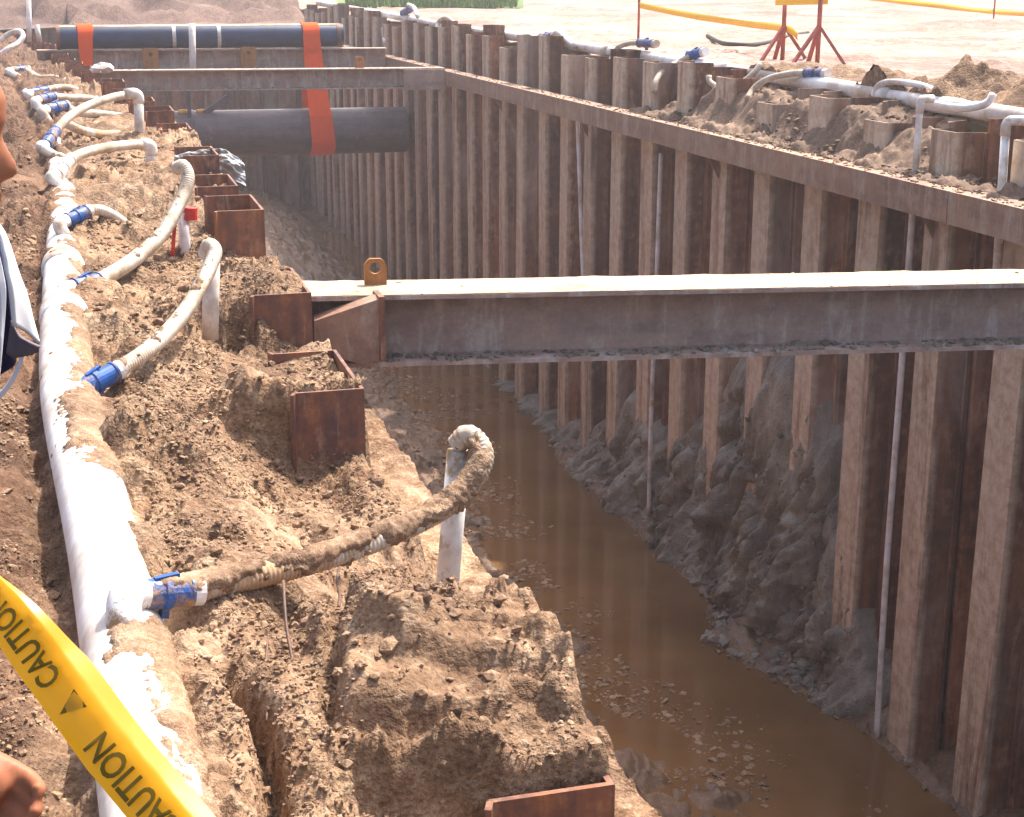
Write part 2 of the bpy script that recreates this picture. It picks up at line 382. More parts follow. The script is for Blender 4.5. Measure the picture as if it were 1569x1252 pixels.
# ---- left bank: churned mud between the header pipe and the pile tops
Z0Y = [1.5, 3, 4, 5, 6, 8, 10, 14, 20, 30, 45]; Z0Z = [-.03, -.03, -.02, .0, .0, .02, .06, .10, .12, .14, .2]
Z1 = [(1.2,-.5),(2.78,-.5),(2.83,-.05),(3.1,-.03),(3.45,-.02),(3.75,-.12),(4.05,-.24),(5.0,-.30),(5.82,-.33),(5.88,.03),(6.1,.02),(6.6,-.02),(7.0,-.10),
      (7.26,-.14),(7.34,.06),(7.9,.08),(8.6,.02),(9.1,-.08),(9.2,.0),(9.9,.02),(10.6,.10),(12,.15),(16,.16),(30,.15),(45,.2)]
def bank_z(X, Y, detail=True):
    h = hx(Y); L = xl(Y)
    t = sstep(.28, .8, (X - h) / (L - h))
    z = np.interp(Y, Z0Y, Z0Z) * (1 - t) + np.interp(Y, [a for a, b in Z1], [b for a, b in Z1]) * t
    near = sstep(14, 6, Y)
    z += .07 * fbm(X * 1.3, Y * 1.3, 3, 3) * (1 - .4 * t)
    z += .075 * np.exp(-((X - .62) / .2) ** 2 - ((Y - 3.35) / .35) ** 2)                       # heap in front
    z += .07 * np.exp(-((X - h - .15) / .10) ** 2 - ((Y - 5.2) / .3) ** 2)                   # mud pushed over the pipe
    z -= .06 * np.exp(-((X - h - .2) / .16) ** 2 - ((Y - 6.1) / .3) ** 2)
    z += .07 * np.exp(-((X - h - .14) / .08) ** 2 - ((Y - 2.95) / .5) ** 2)
    z -= .16 * np.exp(-((X - h - .235 - .02 * np.sin(Y * 9)) / .028) ** 2) * sstep(3.45, 3.2, Y)  # crack beside the pipe
    z -= .10 * np.exp(-((X - h - .165) / .03) ** 2 - ((Y - 3.95) / .22) ** 2)
    z -= .07 * np.exp(-((X - h + .15) / .05) ** 2)
    z += .10 * sstep(.3, 2.5, h - X)
    if detail:
        wx = X + .05 * fbm(X * 4, Y * 4, 40, 2); wy = Y + .05 * fbm(X * 4, Y * 4, 50, 2)
        z += .070 * fbm(wx * 4.0, wy * 4.5, 9, 4, .55)
        soft = .10 + 1.1 * sstep(.32, .60, vnoise(X * 1.9 + 5, Y * 1.9, 79))                       # cohesive smooth faces against crumbled ones
        slab = facets(wx * 1.7 + 3.3, wy * 1.7, 13, .8, .5, .8)
        z += .085 * slab * (1 - .6 * (Y > 8)) - .03
        # the big broken lump at the bottom of the picture
        lx = X + .06 * fbm(X * 6, Y * 6, 66, 3); ly = Y + .07 * fbm(X * 6, Y * 6, 67, 3)
        z += .075 * sstep(.44, .50, lx) * sstep(2.95, 3.0, ly) * sstep(3.80, 3.70, ly + .25 * (lx - .6))
        z += .055 * sstep(.56, .60, lx) * sstep(3.12, 3.16, ly) * sstep(3.62, 3.55, ly)
        z -= .09 * np.exp(-((lx - .47 - .25 * (ly - 3.2)) / .025) ** 2) * sstep(2.9, 3.1, ly) * sstep(3.7, 3.4, ly)
        pat = sstep(.3, .7, vnoise(X * 2, Y * 2, 77))
        z += .055 * facets(wx * 3.6, wy * 3.6, 11) * pat * soft
        z += .030 * soft * facets(wx * 12, wy * 12, 21) * (.35 + .65 * sstep(.25, .6, vnoise(X * 5, Y * 5, 78)))
        z += soft * (.016 * facets(wx * 26, wy * 26, 31) + .009 * facets(X * 55, Y * 55, 35) * near)
        z += .006 * fbm(X * 90, Y * 90, 61, 2, .6) * near
        rid = 1 - np.abs(fbm(wx * 2.6, wy * 2.6, 71, 3)) * 3.2
        z += .035 * np.clip(rid, 0, 1) ** 2 - .012
    # the bank breaks off at the piles and spills on to the lower wale
    w = X - L
    lip = sstep(-.012, .045, w + .025 * fbm(X * 9, Y * 9, 88, 2))
    ledge = -.475 + .03 * fbm(X * 8, Y * 8, 91, 3) + .03 * clods(X * 12, Y * 12, 93)
    z = z * (1 - lip) + np.where(Y < 16, ledge, -2.0) * lip
    return z
rows = [1.55]
while rows[-1] < 46: rows.append(rows[-1] * 1.0042)
rows = np.array(rows)
off = np.concatenate([-np.geomspace(14, 2.2, 34), np.arange(-2.15, -.62, .014), np.arange(-.62, .06, .0085), np.arange(.06, .285, .012)])
# columns are offsets from the pile line; every row shares them
YY = np.repeat(rows[:, None], len(off), 1); XX = xl(YY) + off[None, :]
keep_far = (YY > 16) & (off[None, :] > .05); XX = np.where(keep_far, xl(YY) + .05, XX)
tag(grid_obj('muddy_bank', XX, YY, bank_z(XX, YY), M['mud']), kind='structure')
def bank_at(x, y): return float(bank_z(np.array([[x]]), np.array([[y]]))[0, 0])

# ---- far sheets reaching the horizon
gx = np.concatenate([-np.geomspace(900, 12.2, 30)]); gy = np.concatenate([np.arange(-20, 60, 4.), np.geomspace(60, 1400, 26)])
XX, YY = np.meshgrid(gx, gy); tag(grid_obj('left_field', XX, YY, .12 + .15 * fbm(XX * .2, YY * .2, 5, 3), M['spoil']), kind='structure')
gx = np.concatenate([np.linspace(-13, 6.9, 60)]); gy = np.concatenate([np.linspace(46.3, 70, 80), np.geomspace(71, 1400, 26)])
XX, YY = np.meshgrid(gx, gy)
ZZ = .25 + .2 * fbm(XX * .5, YY * .5, 6, 4)
heap = 3.4 * np.exp(-((XX - 1) / 7.5) ** 4 - ((YY - 56) / 5.2) ** 2); ZZ += heap * (1 + .35 * fbm(XX * .6, YY * .6, 8, 4)) + .45 * facets(XX * .8 + YY * .4, YY * .8, 12) * (heap > .2)
tag(grid_obj('spoil_heap', XX, YY, ZZ, M['spoil']), kind='structure')

# ---- right-hand bank, higher than the left, of pale trampled earth
def right_z(X, Y):
    z = .52 + .10 * fbm(X * .35, Y * .35, 14, 3) + .035 * fbm(X * 1.6, Y * 1.6, 15, 4) + .05 * facets(X * 2.2, Y * 2.2, 16) * sstep(.45, .7, vnoise(X * .7, Y * .7, 22))
    z += .16 * np.exp(-((X - 7.9) / .45) ** 2 - ((Y - 10.9) / .9) ** 2) + .13 * np.exp(-((X - 7.9) / .4) ** 2 - ((Y - 13.0) / 1.0) ** 2) * (1 + .5 * fbm(X * 3, Y * 3, 17, 3))
    z += np.interp(Y, [10, 18, 29, 40, 60], [0, .06, .13, .26, .30])
    z += .10 * np.exp(-((X - 7.5) / .3) ** 2 - ((Y - 9.6) / .5) ** 2)
    return z
gx = np.concatenate([np.arange(6.96, 11, .055), np.geomspace(11.06, 60, 90), np.geomspace(62, 900, 20)])
gy = np.concatenate([np.arange(5, 22, .07), np.geomspace(22.1, 110, 190), np.geomspace(114, 1400, 20)])
XX, YY = np.meshgrid(gx, gy); tag(grid_obj('trampled_ground', XX, YY, right_z(XX, YY), M['pale_earth']), kind='structure')
def rz(x, y): return float(right_z(np.array([[float(x)]]), np.array([[float(y)]]))[0, 0])

for (u, v, sx_, sy_, hh) in ((1345, 150, .55, .5, .26), (1470, 160, .5, .4, .24), (1555, 172, .5, .4, .2), (1230, 125, .7, .8, .14)):
    c = px(u, v, Z=.58); gx = np.linspace(-2.2, 2.2, 90); A_, B_ = np.meshgrid(gx, gx); rr = np.hypot(A_, B_)
    hz_ = hh * np.exp(-rr ** 2) * (1 + .5 * fbm(A_ * 1.5, B_ * 1.5, int(u), 3)) + .05 * facets(A_ * 3, B_ * 3, int(u) + 5) * sstep(1.6, .5, rr) - .05 * sstep(1.2, 2.0, rr)
    AX = np.maximum(c.x + A_ * sx_, 6.98)
    tag(grid_obj('earth_mound', AX, c.y + B_ * sy_, right_z(AX, c.y + B_ * sy_) + hz_ + .004, M['mud']), kind='structure')
# soil that has run over the right-hand piles on to the wale
gx = np.linspace(6.2, 7.02, 60); gy = np.arange(9.2, 17.2, .03); XX, YY = np.meshgrid(gx, gy)
top = np.interp(YY, [9.2, 9.9, 10.5, 11.2, 12, 13.5, 15, 16, 17.2], [.06, .08, .14, .40, .52, .47, .52, .30, .05])
t = (XX - 6.2) / .78
ZZ = .085 + (top - .1) * (.22 * t + .78 * sstep(.20, .62, t + .10 * fbm(YY * 1.5, XX * 2, 27, 3))) + .07 * fbm(YY * 3.2, XX * 1.0, 18, 4) + .05 * np.abs(fbm(YY * 9, XX * 2.0, 24, 3)) + .06 * facets(XX * 3.4, YY * 2.8, 19) + .03 * facets(XX * 9, YY * 8, 20) - .16 * sstep(.05, 0, t)
ZZ = np.where(top < .12, ZZ - .25 * sstep(.3, 1, t), ZZ)
tag(grid_obj('spilled_soil', XX, YY, ZZ, M['spill']), kind='structure')

# ---- trench floor: mud, debris and a strip of standing water
LS = ([5, 9.7, 11.1, 12.5, 13.9, 15.8, 19, 21.6, 25, 30], [5.35, 5.3, 5.05, 4.7, 4.75, 4.85, 5.2, 5.5, 5.0, 5.8])
RS = ([5, 9.66, 10.76, 11.69, 12.42, 13.03, 13.94, 15.9, 17.2, 18.4, 19.5, 21, 24], [6.45, 6.45, 6.43, 6.22, 5.95, 5.76, 6.2, 6.24, 6.22, 6.1, 6.2, 6.5, 6.7])
def floor_z(X, Y):
    wob = .22 * fbm(X * 1.4, Y * 1.1, 101, 4)
    s = np.interp(Y, *LS) - X + wob * 2.2 - .62
    z = np.where(s > 0, np.clip(s * .055, 0, .35), np.clip(s * .25, -.5, 0)) - .02
    lum = (.07 * facets(X * 2.6, Y * 2.0, 103) + .045 * facets(X * 7, Y * 5, 104) + .04 * fbm(X * 5, Y * 4, 105, 3))
    z += lum * sstep(-.9, .4, s) * (.5 + vnoise(X * 1.5, Y * 1.5, 107))
    r = X - np.interp(Y, *RS) + wob * .25
    z = np.maximum(z, np.where(r > 0, r * .45, r * .6) + lum * .8 * (r > -.05))
    z += sstep(27, 36, Y) * np.clip((6.7 - X) * .17, 0, .8) * (1 + .2 * fbm(X, Y * .6, 108, 3)) + .1 * sstep(27, 33, Y) * clods(X * 2, Y * 2, 109)
    return WATER_Z + z
gx = np.linspace(.9, 6.95, 240); gy = np.concatenate([np.arange(6.5, 27, .032), np.arange(27, 46, .1)])
XX, YY = np.meshgrid(gx, gy); tag(grid_obj('trench_floor', XX, YY, floor_z(XX, YY), M['mud_wet']), kind='structure')
XX, YY = np.meshgrid(np.linspace(.9, 6.95, 3), np.linspace(4, 40, 3)); tag(grid_obj('standing_water', XX, YY, XX * 0 + WATER_Z, M['water']), kind='structure')

# ---- grey clay slumped against the foot of the right-hand wall
gy = np.arange(9.9, 24, .022); gz = np.arange(-5.1, -1.2, .026); YY, ZZ = np.meshgrid(gy, gz)
hgt = np.interp(YY, [9.9, 10.6, 11.2, 11.7, 12.3, 12.9, 13.7, 14.3, 15, 15.8, 16.6, 17.6, 19, 20.5, 24], [.04, .08, .5, 1.7, 2.2, 3.2, 3.3, 2.7, 2.2, 1.5, 1.2, 1.4, .6, .2, .05])
hgt = hgt * (1 + .35 * fbm(YY * 1.7, ZZ * .4, 120, 3))
rel = np.clip((ZZ - WATER_Z) / np.maximum(hgt, .05), 0, 1.4)
reach = np.interp(YY, [9.9, 11, 11.7, 12.6, 13.2, 13.9, 15, 17, 19, 20.5, 24], [.05, .10, .32, .46, .50, .36, .34, .30, .35, .25, .15])
tk = reach * np.clip(1 - rel, 0, 1) ** 2.0 + .40 * sstep(1.15, .80, rel) + .05 * fbm(YY * 2.5, ZZ * .5, 139, 3)
wy = YY + .5 * ZZ; wz = ZZ * .8 - .35 * YY
blocky = (facets(wy * 1.5, wz * .7, 130) - .35) * .26 + (facets(wy * 3.4, wz * 1.6, 131) - .3) * .13 + .06 * facets(wy * 8, wz * 4, 134) + .03 * facets(wy * 17, wz * 11, 136) + .035 * fbm(YY * 7, ZZ * 3, 132, 4)
gull = np.clip(1 - np.abs(fbm(YY * 1.6, ZZ * .5, 133, 3)) * 6, 0, 1)
tk = tk + blocky * (.25 + .75 * sstep(.75, .25, rel)) * sstep(1.25, .9, rel) * (.5 + .8 * np.clip(reach, 0, 1)) - .10 * np.clip(1 - np.abs(fbm(wy * 2.2, wz * 1.4, 137, 3)) * 9, 0, 1) * sstep(1.1, .7, rel) - .22 * gull * sstep(1.2, .8, rel)
XX = XB - .01 - tk + .25 * sstep(1.0, 1.35, rel)
tag(grid_obj('clay_slump', XX, YY, ZZ, M['clay']), kind='structure')

sel = RNG.choice(XX.size, 2600, replace=False); cl_ok = (rel.ravel()[sel] < .8) & (ZZ.ravel()[sel] > WATER_Z)
CLX, CLY, CLZ = XX.ravel()[sel][cl_ok], YY.ravel()[sel][cl_ok], ZZ.ravel()[sel][cl_ok]
# ---- loose clods (nobody could count them)
def scatter(name, x, y, z, s, m, flat, label, cat, fine=False):
    tag(lumps(name, np.stack([x, y, z], -1), s, M[m], flat, fine), label, cat, kind='stuff')
def strewn(N, y0, ratio, seed, thr, x0=-1.2):
    y = y0 * (ratio ** RNG.random(N)); x = RNG.uniform(x0, .99, N)
    ok = (x < xl(y) - .02) & (np.abs(x - hx(y)) > .15) & (vnoise(x * 3, y * 3, seed) + .35 * vnoise(x * 11, y * 11, seed + 1) + .12 * RNG.random(N) > thr); return x[ok], y[ok]
xa, ya = strewn(9000, 2.0, 8.0, 600, .72); sa = (.0035 + .016 * RNG.random(len(xa)) ** 3) * (1 + .11 * ya)
xb, yb = strewn(60000, 2.0, 5.0, 620, .70, -.9); sb = (.0022 + .0045 * RNG.random(len(xb)) ** 2) * (1 + .16 * yb)
x = np.r_[xa, xb]; y = np.r_[ya, yb]; s = np.r_[sa, sb]
scatter('mud_clods', x, y, bank_z(x, y) + s * .15, s, 'mud_clod', .75, 'loose brown mud clods strewn over the left bank', 'mud')
N = 14000; y = 8.6 + 18 * RNG.random(N) ** 1.5; x = np.interp(y, *LS) - RNG.normal(.55, .45, N); ok = (x > 1.4) & (x < 6.5) & (vnoise(x * 2.2, y * 1.5, 610) + .35 * vnoise(x * 7, y * 5, 611) > .62 + .5 * sstep(.1, -.9, np.interp(y, *LS) - x)); x = x[ok]; y = y[ok]
s = .008 + .05 * RNG.random(len(x)) ** 5; z = np.maximum(floor_z(x, y), WATER_Z)
N = 500; y2 = RNG.uniform(9.5, 21, N); x2 = np.interp(y2, *RS) + RNG.normal(.02, .06, N); s2 = .012 + .04 * RNG.random(N) ** 3
scatter('floating_debris', np.r_[x, x2], np.r_[y, y2], np.r_[z, WATER_Z + RNG.uniform(0, .03, N)], np.r_[s, s2], 'mud_clod', .4, 'bits of mud and litter floating along the edges of the brown water', 'debris')
N = 2600; y = RNG.uniform(9.6, 16.8, N); x = RNG.uniform(6.22, 7.0, N); tq = (x - 6.2) / .82
zt = np.interp(y, [9.2, 9.9, 10.5, 11.2, 12, 13.5, 15, 16, 17.2], [.06, .08, .14, .40, .52, .47, .52, .30, .05])
scatter('spilled_crumbs', x, y, .09 + (zt - .1) * (.22 * tq + .78 * sstep(.20, .62, tq)) + .03, .008 + .035 * RNG.random(N) ** 3, 'spill', .7, 'crumbs of brown soil spilled over the right pile tops', 'soil')
N = 420; y = RNG.uniform(11.2, 19, N); d0 = np.abs(RNG.normal(.1, .16, N)); x = np.interp(y, *RS) + d0; s = .03 + .09 * RNG.random(N) ** 3
scatter('clay_lumps', np.r_[x, CLX - .01], np.r_[y, CLY], np.r_[WATER_Z + d0 * .5 + .02, CLZ], np.r_[s, .012 + .045 * RNG.random(len(CLX)) ** 3], 'clay', .7, 'grey clay lumps fallen at the foot of the right piles', 'clay')

# ---- grass far behind the right bank
gv = []; gf = []
GY = RNG.uniform(44, 95, 9000); GX = GY * RNG.uniform(.17, .285, 9000); GZ = right_z(GX, GY) - .02
for x, y, z in zip(GX, GY, GZ):
    h = RNG.uniform(.12, .35); a = RNG.uniform(0, 6.28); w = RNG.uniform(.03, .08)
    n = len(gv); ln = RNG.uniform(-.1, .1, 2)
    gv += [(x - w*math.cos(a), y - w*math.sin(a), z), (x + w*math.cos(a), y + w*math.sin(a), z), (x + ln[0], y + ln[1], z + h)]; gf.append((n, n+1, n+2))
g_ = MB(); g_.v = gv; g_.f = gf
tag(g_.build('grass', M['grass']), 'green grass growing beyond the far end of the right bank', 'grass', kind='stuff')
gx = np.linspace(0, 1, 40); gy = np.linspace(44, 96, 60); T_, YY = np.meshgrid(gx, gy); XX = YY * (.165 + .125 * T_)
tag(grid_obj('grass_ground', XX, YY, right_z(XX, YY) + .025, M['grass']), kind='structure')

# ================================================================== SHEET PILES
def pile_mesh(name, w, flange, depth, L, th, m, knob=True, wavy=0):
    """one U-section steel sheet pile, top at z=0, flange towards -x, interlock line at x=0"""
    h = w / 2; f = flange / 2
    c = [(.0, -h), (-.012, -h + .03), (-depth, -f), (-depth, f), (-.012, h - .03), (.0, h)]
    # thick polyline
    def nrm(a, b):
        d = Vector((b[0]-a[0], b[1]-a[1])).normalized(); return Vector((d.y, -d.x))
    o = []
    for i, p in enumerate(c):
        n1 = nrm(c[max(i-1, 0)], c[max(i, 1)]); n2 = nrm(c[min(i, len(c)-2)], c[min(i+1, len(c)-1)])
        n_ = (n1 + n2).normalized(); k = 1 / max(.5, n_.dot(n1)); o.append((p[0] + n_.x * th * k, p[1] + n_.y * th * k))
    poly = [Vector((x, y, -L)) for x, y in c] + [Vector((x, y, -L)) for x, y in o[::-1]]
    b = MB(); b.prism(poly, (0, 0, L))
    if knob:
        for s in (-1, 1): b.box((-.022, s*h - .016, -L), (.016, s*h + .016, -.002))
    me = bpy.data.meshes.new(name); me.from_pydata(b.v, [], b.f); me.validate(); me.materials.append(m); me.update()
    bm = bmesh.new(); bm.from_mesh(me); bmesh.ops.recalc_face_normals(bm, faces=bm.faces); bm.to_mesh(me); bm.free()
    return me
def place(me, name, loc, rot, parent, scale=(1, 1, 1)):
    o = bpy.data.objects.new(name, me); COL.objects.link(o); o.parent = parent
    o.location = Vector(loc) - base_of(parent); o.rotation_euler = rot; o.scale = scale; return o
DEP = (XB - XF) / 2; XM = (XF + XB) / 2; PER = 1.09
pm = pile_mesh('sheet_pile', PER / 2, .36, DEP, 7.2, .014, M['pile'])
pf = pile_mesh('sheet_pile_front', PER / 2, .36, DEP, 7.2, .014, M['pile_front'])
wall = thing('sheet_pile_wall', 'long rusty corrugated sheet pile wall along the right side of the trench', 'sheet piling', (XM, 27, -6.5))
y = 9.45 - 5 * PER; k = 0
while y < 46:
    tz = np.interp(y, [3, 9, 9.8, 10.5, 11.2, 15, 16, 17, 40], [.56, .57, .57, .56, .52, .53, .56, .69, .80]) + RNG.normal(0, .085)
    if 15.3 < y < 16.4: tz += .22
    place(pf, 'sheet_pile', (XM + RNG.normal(0, .008), y, tz), (RNG.normal(0, .004), RNG.normal(0, .003), RNG.normal(0, .03)), wall)
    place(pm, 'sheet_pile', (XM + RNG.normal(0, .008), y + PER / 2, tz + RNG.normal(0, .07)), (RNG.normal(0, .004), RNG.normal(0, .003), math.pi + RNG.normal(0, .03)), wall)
    y += PER
ew = thing('sheet_pile_wall', 'rusty sheet pile wall closing the far end of the trench', 'sheet piling', (2.5, 46.1, -6))
x = -1.6
while x < 6.4:
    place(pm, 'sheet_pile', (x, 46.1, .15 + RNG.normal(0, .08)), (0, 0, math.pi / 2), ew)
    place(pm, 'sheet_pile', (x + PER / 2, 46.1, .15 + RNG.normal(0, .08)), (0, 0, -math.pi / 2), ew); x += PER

# left wall: boxes of the piles stand out of the mud
M['pile_left'] = M['rust']
LD = .29
lm = pile_mesh('sheet_pile_left', .76, .70, LD, 6.5, .015, M['rust'], knob=False)
lw = thing('sheet_pile_wall', 'left sheet pile wall with rusty pile heads standing out of the mud bank', 'sheet piling', (.87, 20, -6.2))
heads = [(2.82, -.10), (5.87, .01), (7.29, .13), (9.2, .27), (10.75, .22), (12.2, .28)]
y = 13.7
while y < 44: heads.append((y, .24 + RNG.normal(0, .05) + .004 * (y - 14))); y += 1.45
buried = [(4.35, -.62)]
for i, (yf, tz) in enumerate(heads + buried):
    x0 = float(xl(yf + .3)); yc = yf + .31
    place(lm, 'sheet_pile', (x0 - LD, yc, tz), (0, 0, math.pi), lw)
    place(lm, 'sheet_pile', (x0 - LD, yc + .725, tz - .30), (0, 0, 0), lw, (.6, .92, 1))
# web plate of the neighbouring pile beside the nearest exposed head
b = MB(); b.box((.50, 5.875, -.9), (.725, 5.89, -.15)); b.build('web_plate', M['rust'], lw)

# ================================================================== WALES AND STRUTS
def h_beam(mb, a, b, w, h, tf, tw):
    a = Vector(a); b = Vector(b); d = (b - a).normalized(); r = d.cross(Vector((0, 0, 1))).normalized(); u = r.cross(d)
    prof = [(-w/2, h/2), (w/2, h/2), (w/2, h/2-tf), (tw/2, h/2-tf), (tw/2, -h/2+tf), (w/2, -h/2+tf), (w/2, -h/2), (-w/2, -h/2), (-w/2, -h/2+tf), (-tw/2, -h/2+tf), (-tw/2, h/2-tf), (-w/2, h/2-tf)]
    n = 12; base = len(mb.v)
    for p in (a, b): mb.v += [tuple(p + r*x + u*z) for x, z in prof]
    for i in range(n): mb.f.append((base+i, base+(i+1) % n, base+n+(i+1) % n, base+n+i))
    for k, rev in ((0, True), (n, False)):
        for q in ((0,1,2,11), (3,10,11,2), (3,4,9,10), (4,5,8,9), (5,6,7,8)):
            f = tuple(base + k + j for j in q); mb.f.append(f[::-1] if rev else f)
    return mb
def crust(name, pts, sizes, parent, m='dry_crust', flat=.3):
    o = lumps(name, pts, sizes, M[m], flat, fine=False); o.parent = parent; o.location = -base_of(parent); tag(o, kind='stuff'); return o
def film(name, path, r, off, seg, parent, m='mud_clod'):
    """skin of dried mud on a pipe: a tube whose radius dips under the pipe wherever the pipe shows; off is an array [ring, angle]"""
    return MB().tube(path, r, seg, cap=False, dent=lambda i, a, p: off[i, int(round(a / (2*math.pi) * seg)) % seg]).build(name, M[m], parent, smooth=True)
# right wale: a horizontal H-beam lying along the piles
ra = Vector((6.20, 4.5, .04)); rb = Vector((6.20, 45.5, .04))
wl = thing('wale_beam', 'long mud-dusted steel wale running along the right sheet piles', 'steel beam', (6.2, 25, -.15))
cuts = [4.5, 9.75, 14.6, 26.0, 36.0, 45.5]
for i in range(5):
    mb = MB(); mb.box((6.08, cuts[i] + .004, -.12), (6.10, cuts[i+1] - .004, .12)); mb.box((6.10, cuts[i] + .004, .095), (6.33, cuts[i+1] - .004, .115)); mb.box((6.10, cuts[i] + .004, -.115), (6.33, cuts[i+1] - .004, -.095)); mb.box((6.31, cuts[i] + .004, -.095), (6.33, cuts[i+1] - .004, .095))
    mb.build('beam_length', M['wale'], wl)
for yb in np.arange(6.2, 45, 4.36):
    mb = MB(); mb.prism([(6.33, yb, -.12), (6.52, yb, -.12), (6.52, yb, -.45)], (0, .02, 0)); mb.build('bracket', M['wale'], wl)
P_, S_ = [], []
for _ in range(900):
    yy = 7 * (6.2 ** RNG.random()); P_.append((RNG.uniform(6.09, 6.3), yy, .12)); S_.append((.008 + .022 * RNG.random() ** 2))
crust('dried_mud', P_, S_, wl, 'mud_clod', .5)
# left wale under the bank
w2 = thing('wale_beam', 'mud-covered steel wale just below the left bank edge', 'steel beam', (1.15, 8, -.7))
h_beam(MB(), (1.165, 1.2, -.64), (1.165, 16, -.64), .25, .28, .016, .012).build('beam_length', M['wale'], w2)

# nearest strut
def strut(label, A, B, w, h, crust_n, loc=None):
    t = thing('strut', label, 'strut', ((A[0]+B[0])/2, (A[1]+B[1])/2, A[2] - h), 'steel struts across the trench')
    A = Vector(A) - Vector((0, 0, h/2)); B = Vector(B) - Vector((0, 0, h/2))
    h_beam(MB(), A, B, w, h, .022, .014).build('beam', M['beam'], t)
    if crust_n:
        P_, S_ = [], []
        d = B - A; r = d.normalized().cross(Vector((0, 0, 1))).normalized()
        for _ in range(crust_n):
            p = A + d * RNG.random() + r * RNG.uniform(-w*.46, w*.46) + Vector((0, 0, h/2 + .001)); P_.append(tuple(p)); S_.append(.006 + .03 * RNG.random() ** 3)
        crust('dried_mud', P_, S_, t, 'dry_crust', .22)
        P_, S_ = [], []
        for _ in range(crust_n // 2):
            p = A + d * RNG.random() + r * RNG.uniform(.04, w*.48) + Vector((0, 0, -h/2 + .026)); P_.append(tuple(p)); S_.append(.008 + .03 * RNG.random() ** 2)
        crust('dried_mud', P_, S_, t, 'clay', .45)
    return t
q = px(1569, 424, Z=.0); s1a = Vector((.80, 7.60, .085)); s1b = s1a + (q - s1a) * ((6.08 - .80) / (q.x - .80))
s1 = strut('nearest steel strut, its top flange caked in pale dried mud', s1a, s1b, .40, .37, 900)
# dried mud skin on the top flange
d = (s1b - s1a).normalized(); r = d.cross(Vector((0, 0, 1))).normalized()
n = 260; T_ = np.linspace(.04, .99, n); Wd = np.linspace(-1, 1, 22); TT, WW = np.meshgrid(T_, Wd)
edge = .196 + .004 * fbm(TT * 60, WW * 0 + 3, 5, 3)
XX = s1a.x + (s1b - s1a).x * TT + r.x * WW * edge; YY = s1a.y + (s1b - s1a).y * TT + r.y * WW * edge
ZZ = s1a.z + (s1b - s1a).z * TT + .004 + .012 * (1 - np.abs(WW) ** 6) * np.clip(.5 + fbm(XX * 5, YY * 9, 141, 4), 0, 1) * 1.4
o = grid_obj('mud_skin', XX, YY, ZZ, M['dry_crust']); o.parent = s1; o.location = -base_of(s1)
# lifting lug with its hole
def lug(parent, c, w, h, th, ax, hole=.03):
    """plate standing on end, w along ax, with a round hole"""
    ax = Vector(ax).normalized(); nr = ax.cross(Vector((0, 0, 1))).normalized(); c = Vector(c)
    out = [(-w/2, 0), (w/2, 0), (w/2, h - .03), (w/2 - .025, h), (-w/2 + .025, h), (-w/2, h - .03)]
    N = 24; ring = [(hole * math.cos(2*math.pi*i/N), h*.68 + hole * math.sin(2*math.pi*i/N)) for i in range(N)]
    def border(a):
        dx, dz = math.cos(a), math.sin(a); best = 9
        for (x1, z1), (x2, z2) in zip(out, out[1:] + out[:1]):
            ex, ez = x2 - x1, z2 - z1; den = dx*ez - dz*ex
            if abs(den) < 1e-9: continue
            t = (x1*ez - (z1 - h*.68)*ex) / den; s = (x1*dz - (z1 - h*.68)*dx) / den
            if t > 0 and -1e-6 <= s <= 1 + 1e-6: best = min(best, t)
        return (dx*best, h*.68 + dz*best)
    rim = [border(2*math.pi*i/N) for i in range(N)]
    mb = MB(); V = []
    for k in (-.5, .5):
        for x, z in ring + rim: V.append(c + ax*x + Vector((0, 0, z)) + nr*th*k)
    Fs = []
    for i in range(N):
        j = (i+1) % N; Fs += [(i, j, N+j, N+i), (2*N+i, 3*N+i, 3*N+j, 2*N+j), (i, 2*N+i, 2*N+j, j), (N+i, N+j, 3*N+j, 3*N+i)]
    mb.add(V, Fs); o = mb.build('lifting_lug', M['rust_bright'], parent); return o
ls = (1.40 - s1a.x) / (s1b.x - s1a.x)
lug(s1, s1a + (s1b - s1a) * ls + Vector((0, .02, -.002)), .115, .155, .025, d)
# splayed gusset between strut end and pile, thick plate with a muddy top edge
g0 = px(481, 492, Y=7.33); g1 = px(582, 458, Y=7.24); g2 = px(582, 552, Y=7.24); g3 = px(560, 560, Y=7.25); g4 = px(481, 540, Y=7.33)
mb = MB(); mb.prism([g0, g1, g2, g3, g4], (.01, .085, .015)); mb.build('gusset', M['wale'], s1, bevel=.003)
mb = MB(); mb.box((g1.x - .006, 7.225, g2.z - .004), (g1.x + .022, 7.40, g1.z + .012)); mb.build('stiffener', M['rust'], s1)
# second and third strut
s2 = strut('second steel strut, spanning below the orange slings', Vector((.05, 26.2, .20)), Vector((6.08, 26.0, .17)), .36, .34, 500)
mb = MB(); mb.box((5.35, 25.78, -.19), (6.075, 25.815, .15)); mb.build('end_plate', M['beam'], s2)
lug(s2, (4.65, 26.1, .172), .16, .2, .03, (1, 0, 0))
s3 = strut('farthest steel strut, carrying the dark blue pipe', Vector((-.75, 31.1, .335)), Vector((6.08, 31.1, .30)), .40, .40, 200)
for u in (231, 381):
    p = px(u, 88, Y=30.85); lug(s3, (p.x, 30.86, -.02), .30, .38, .03, (1, 0, 0), .04)

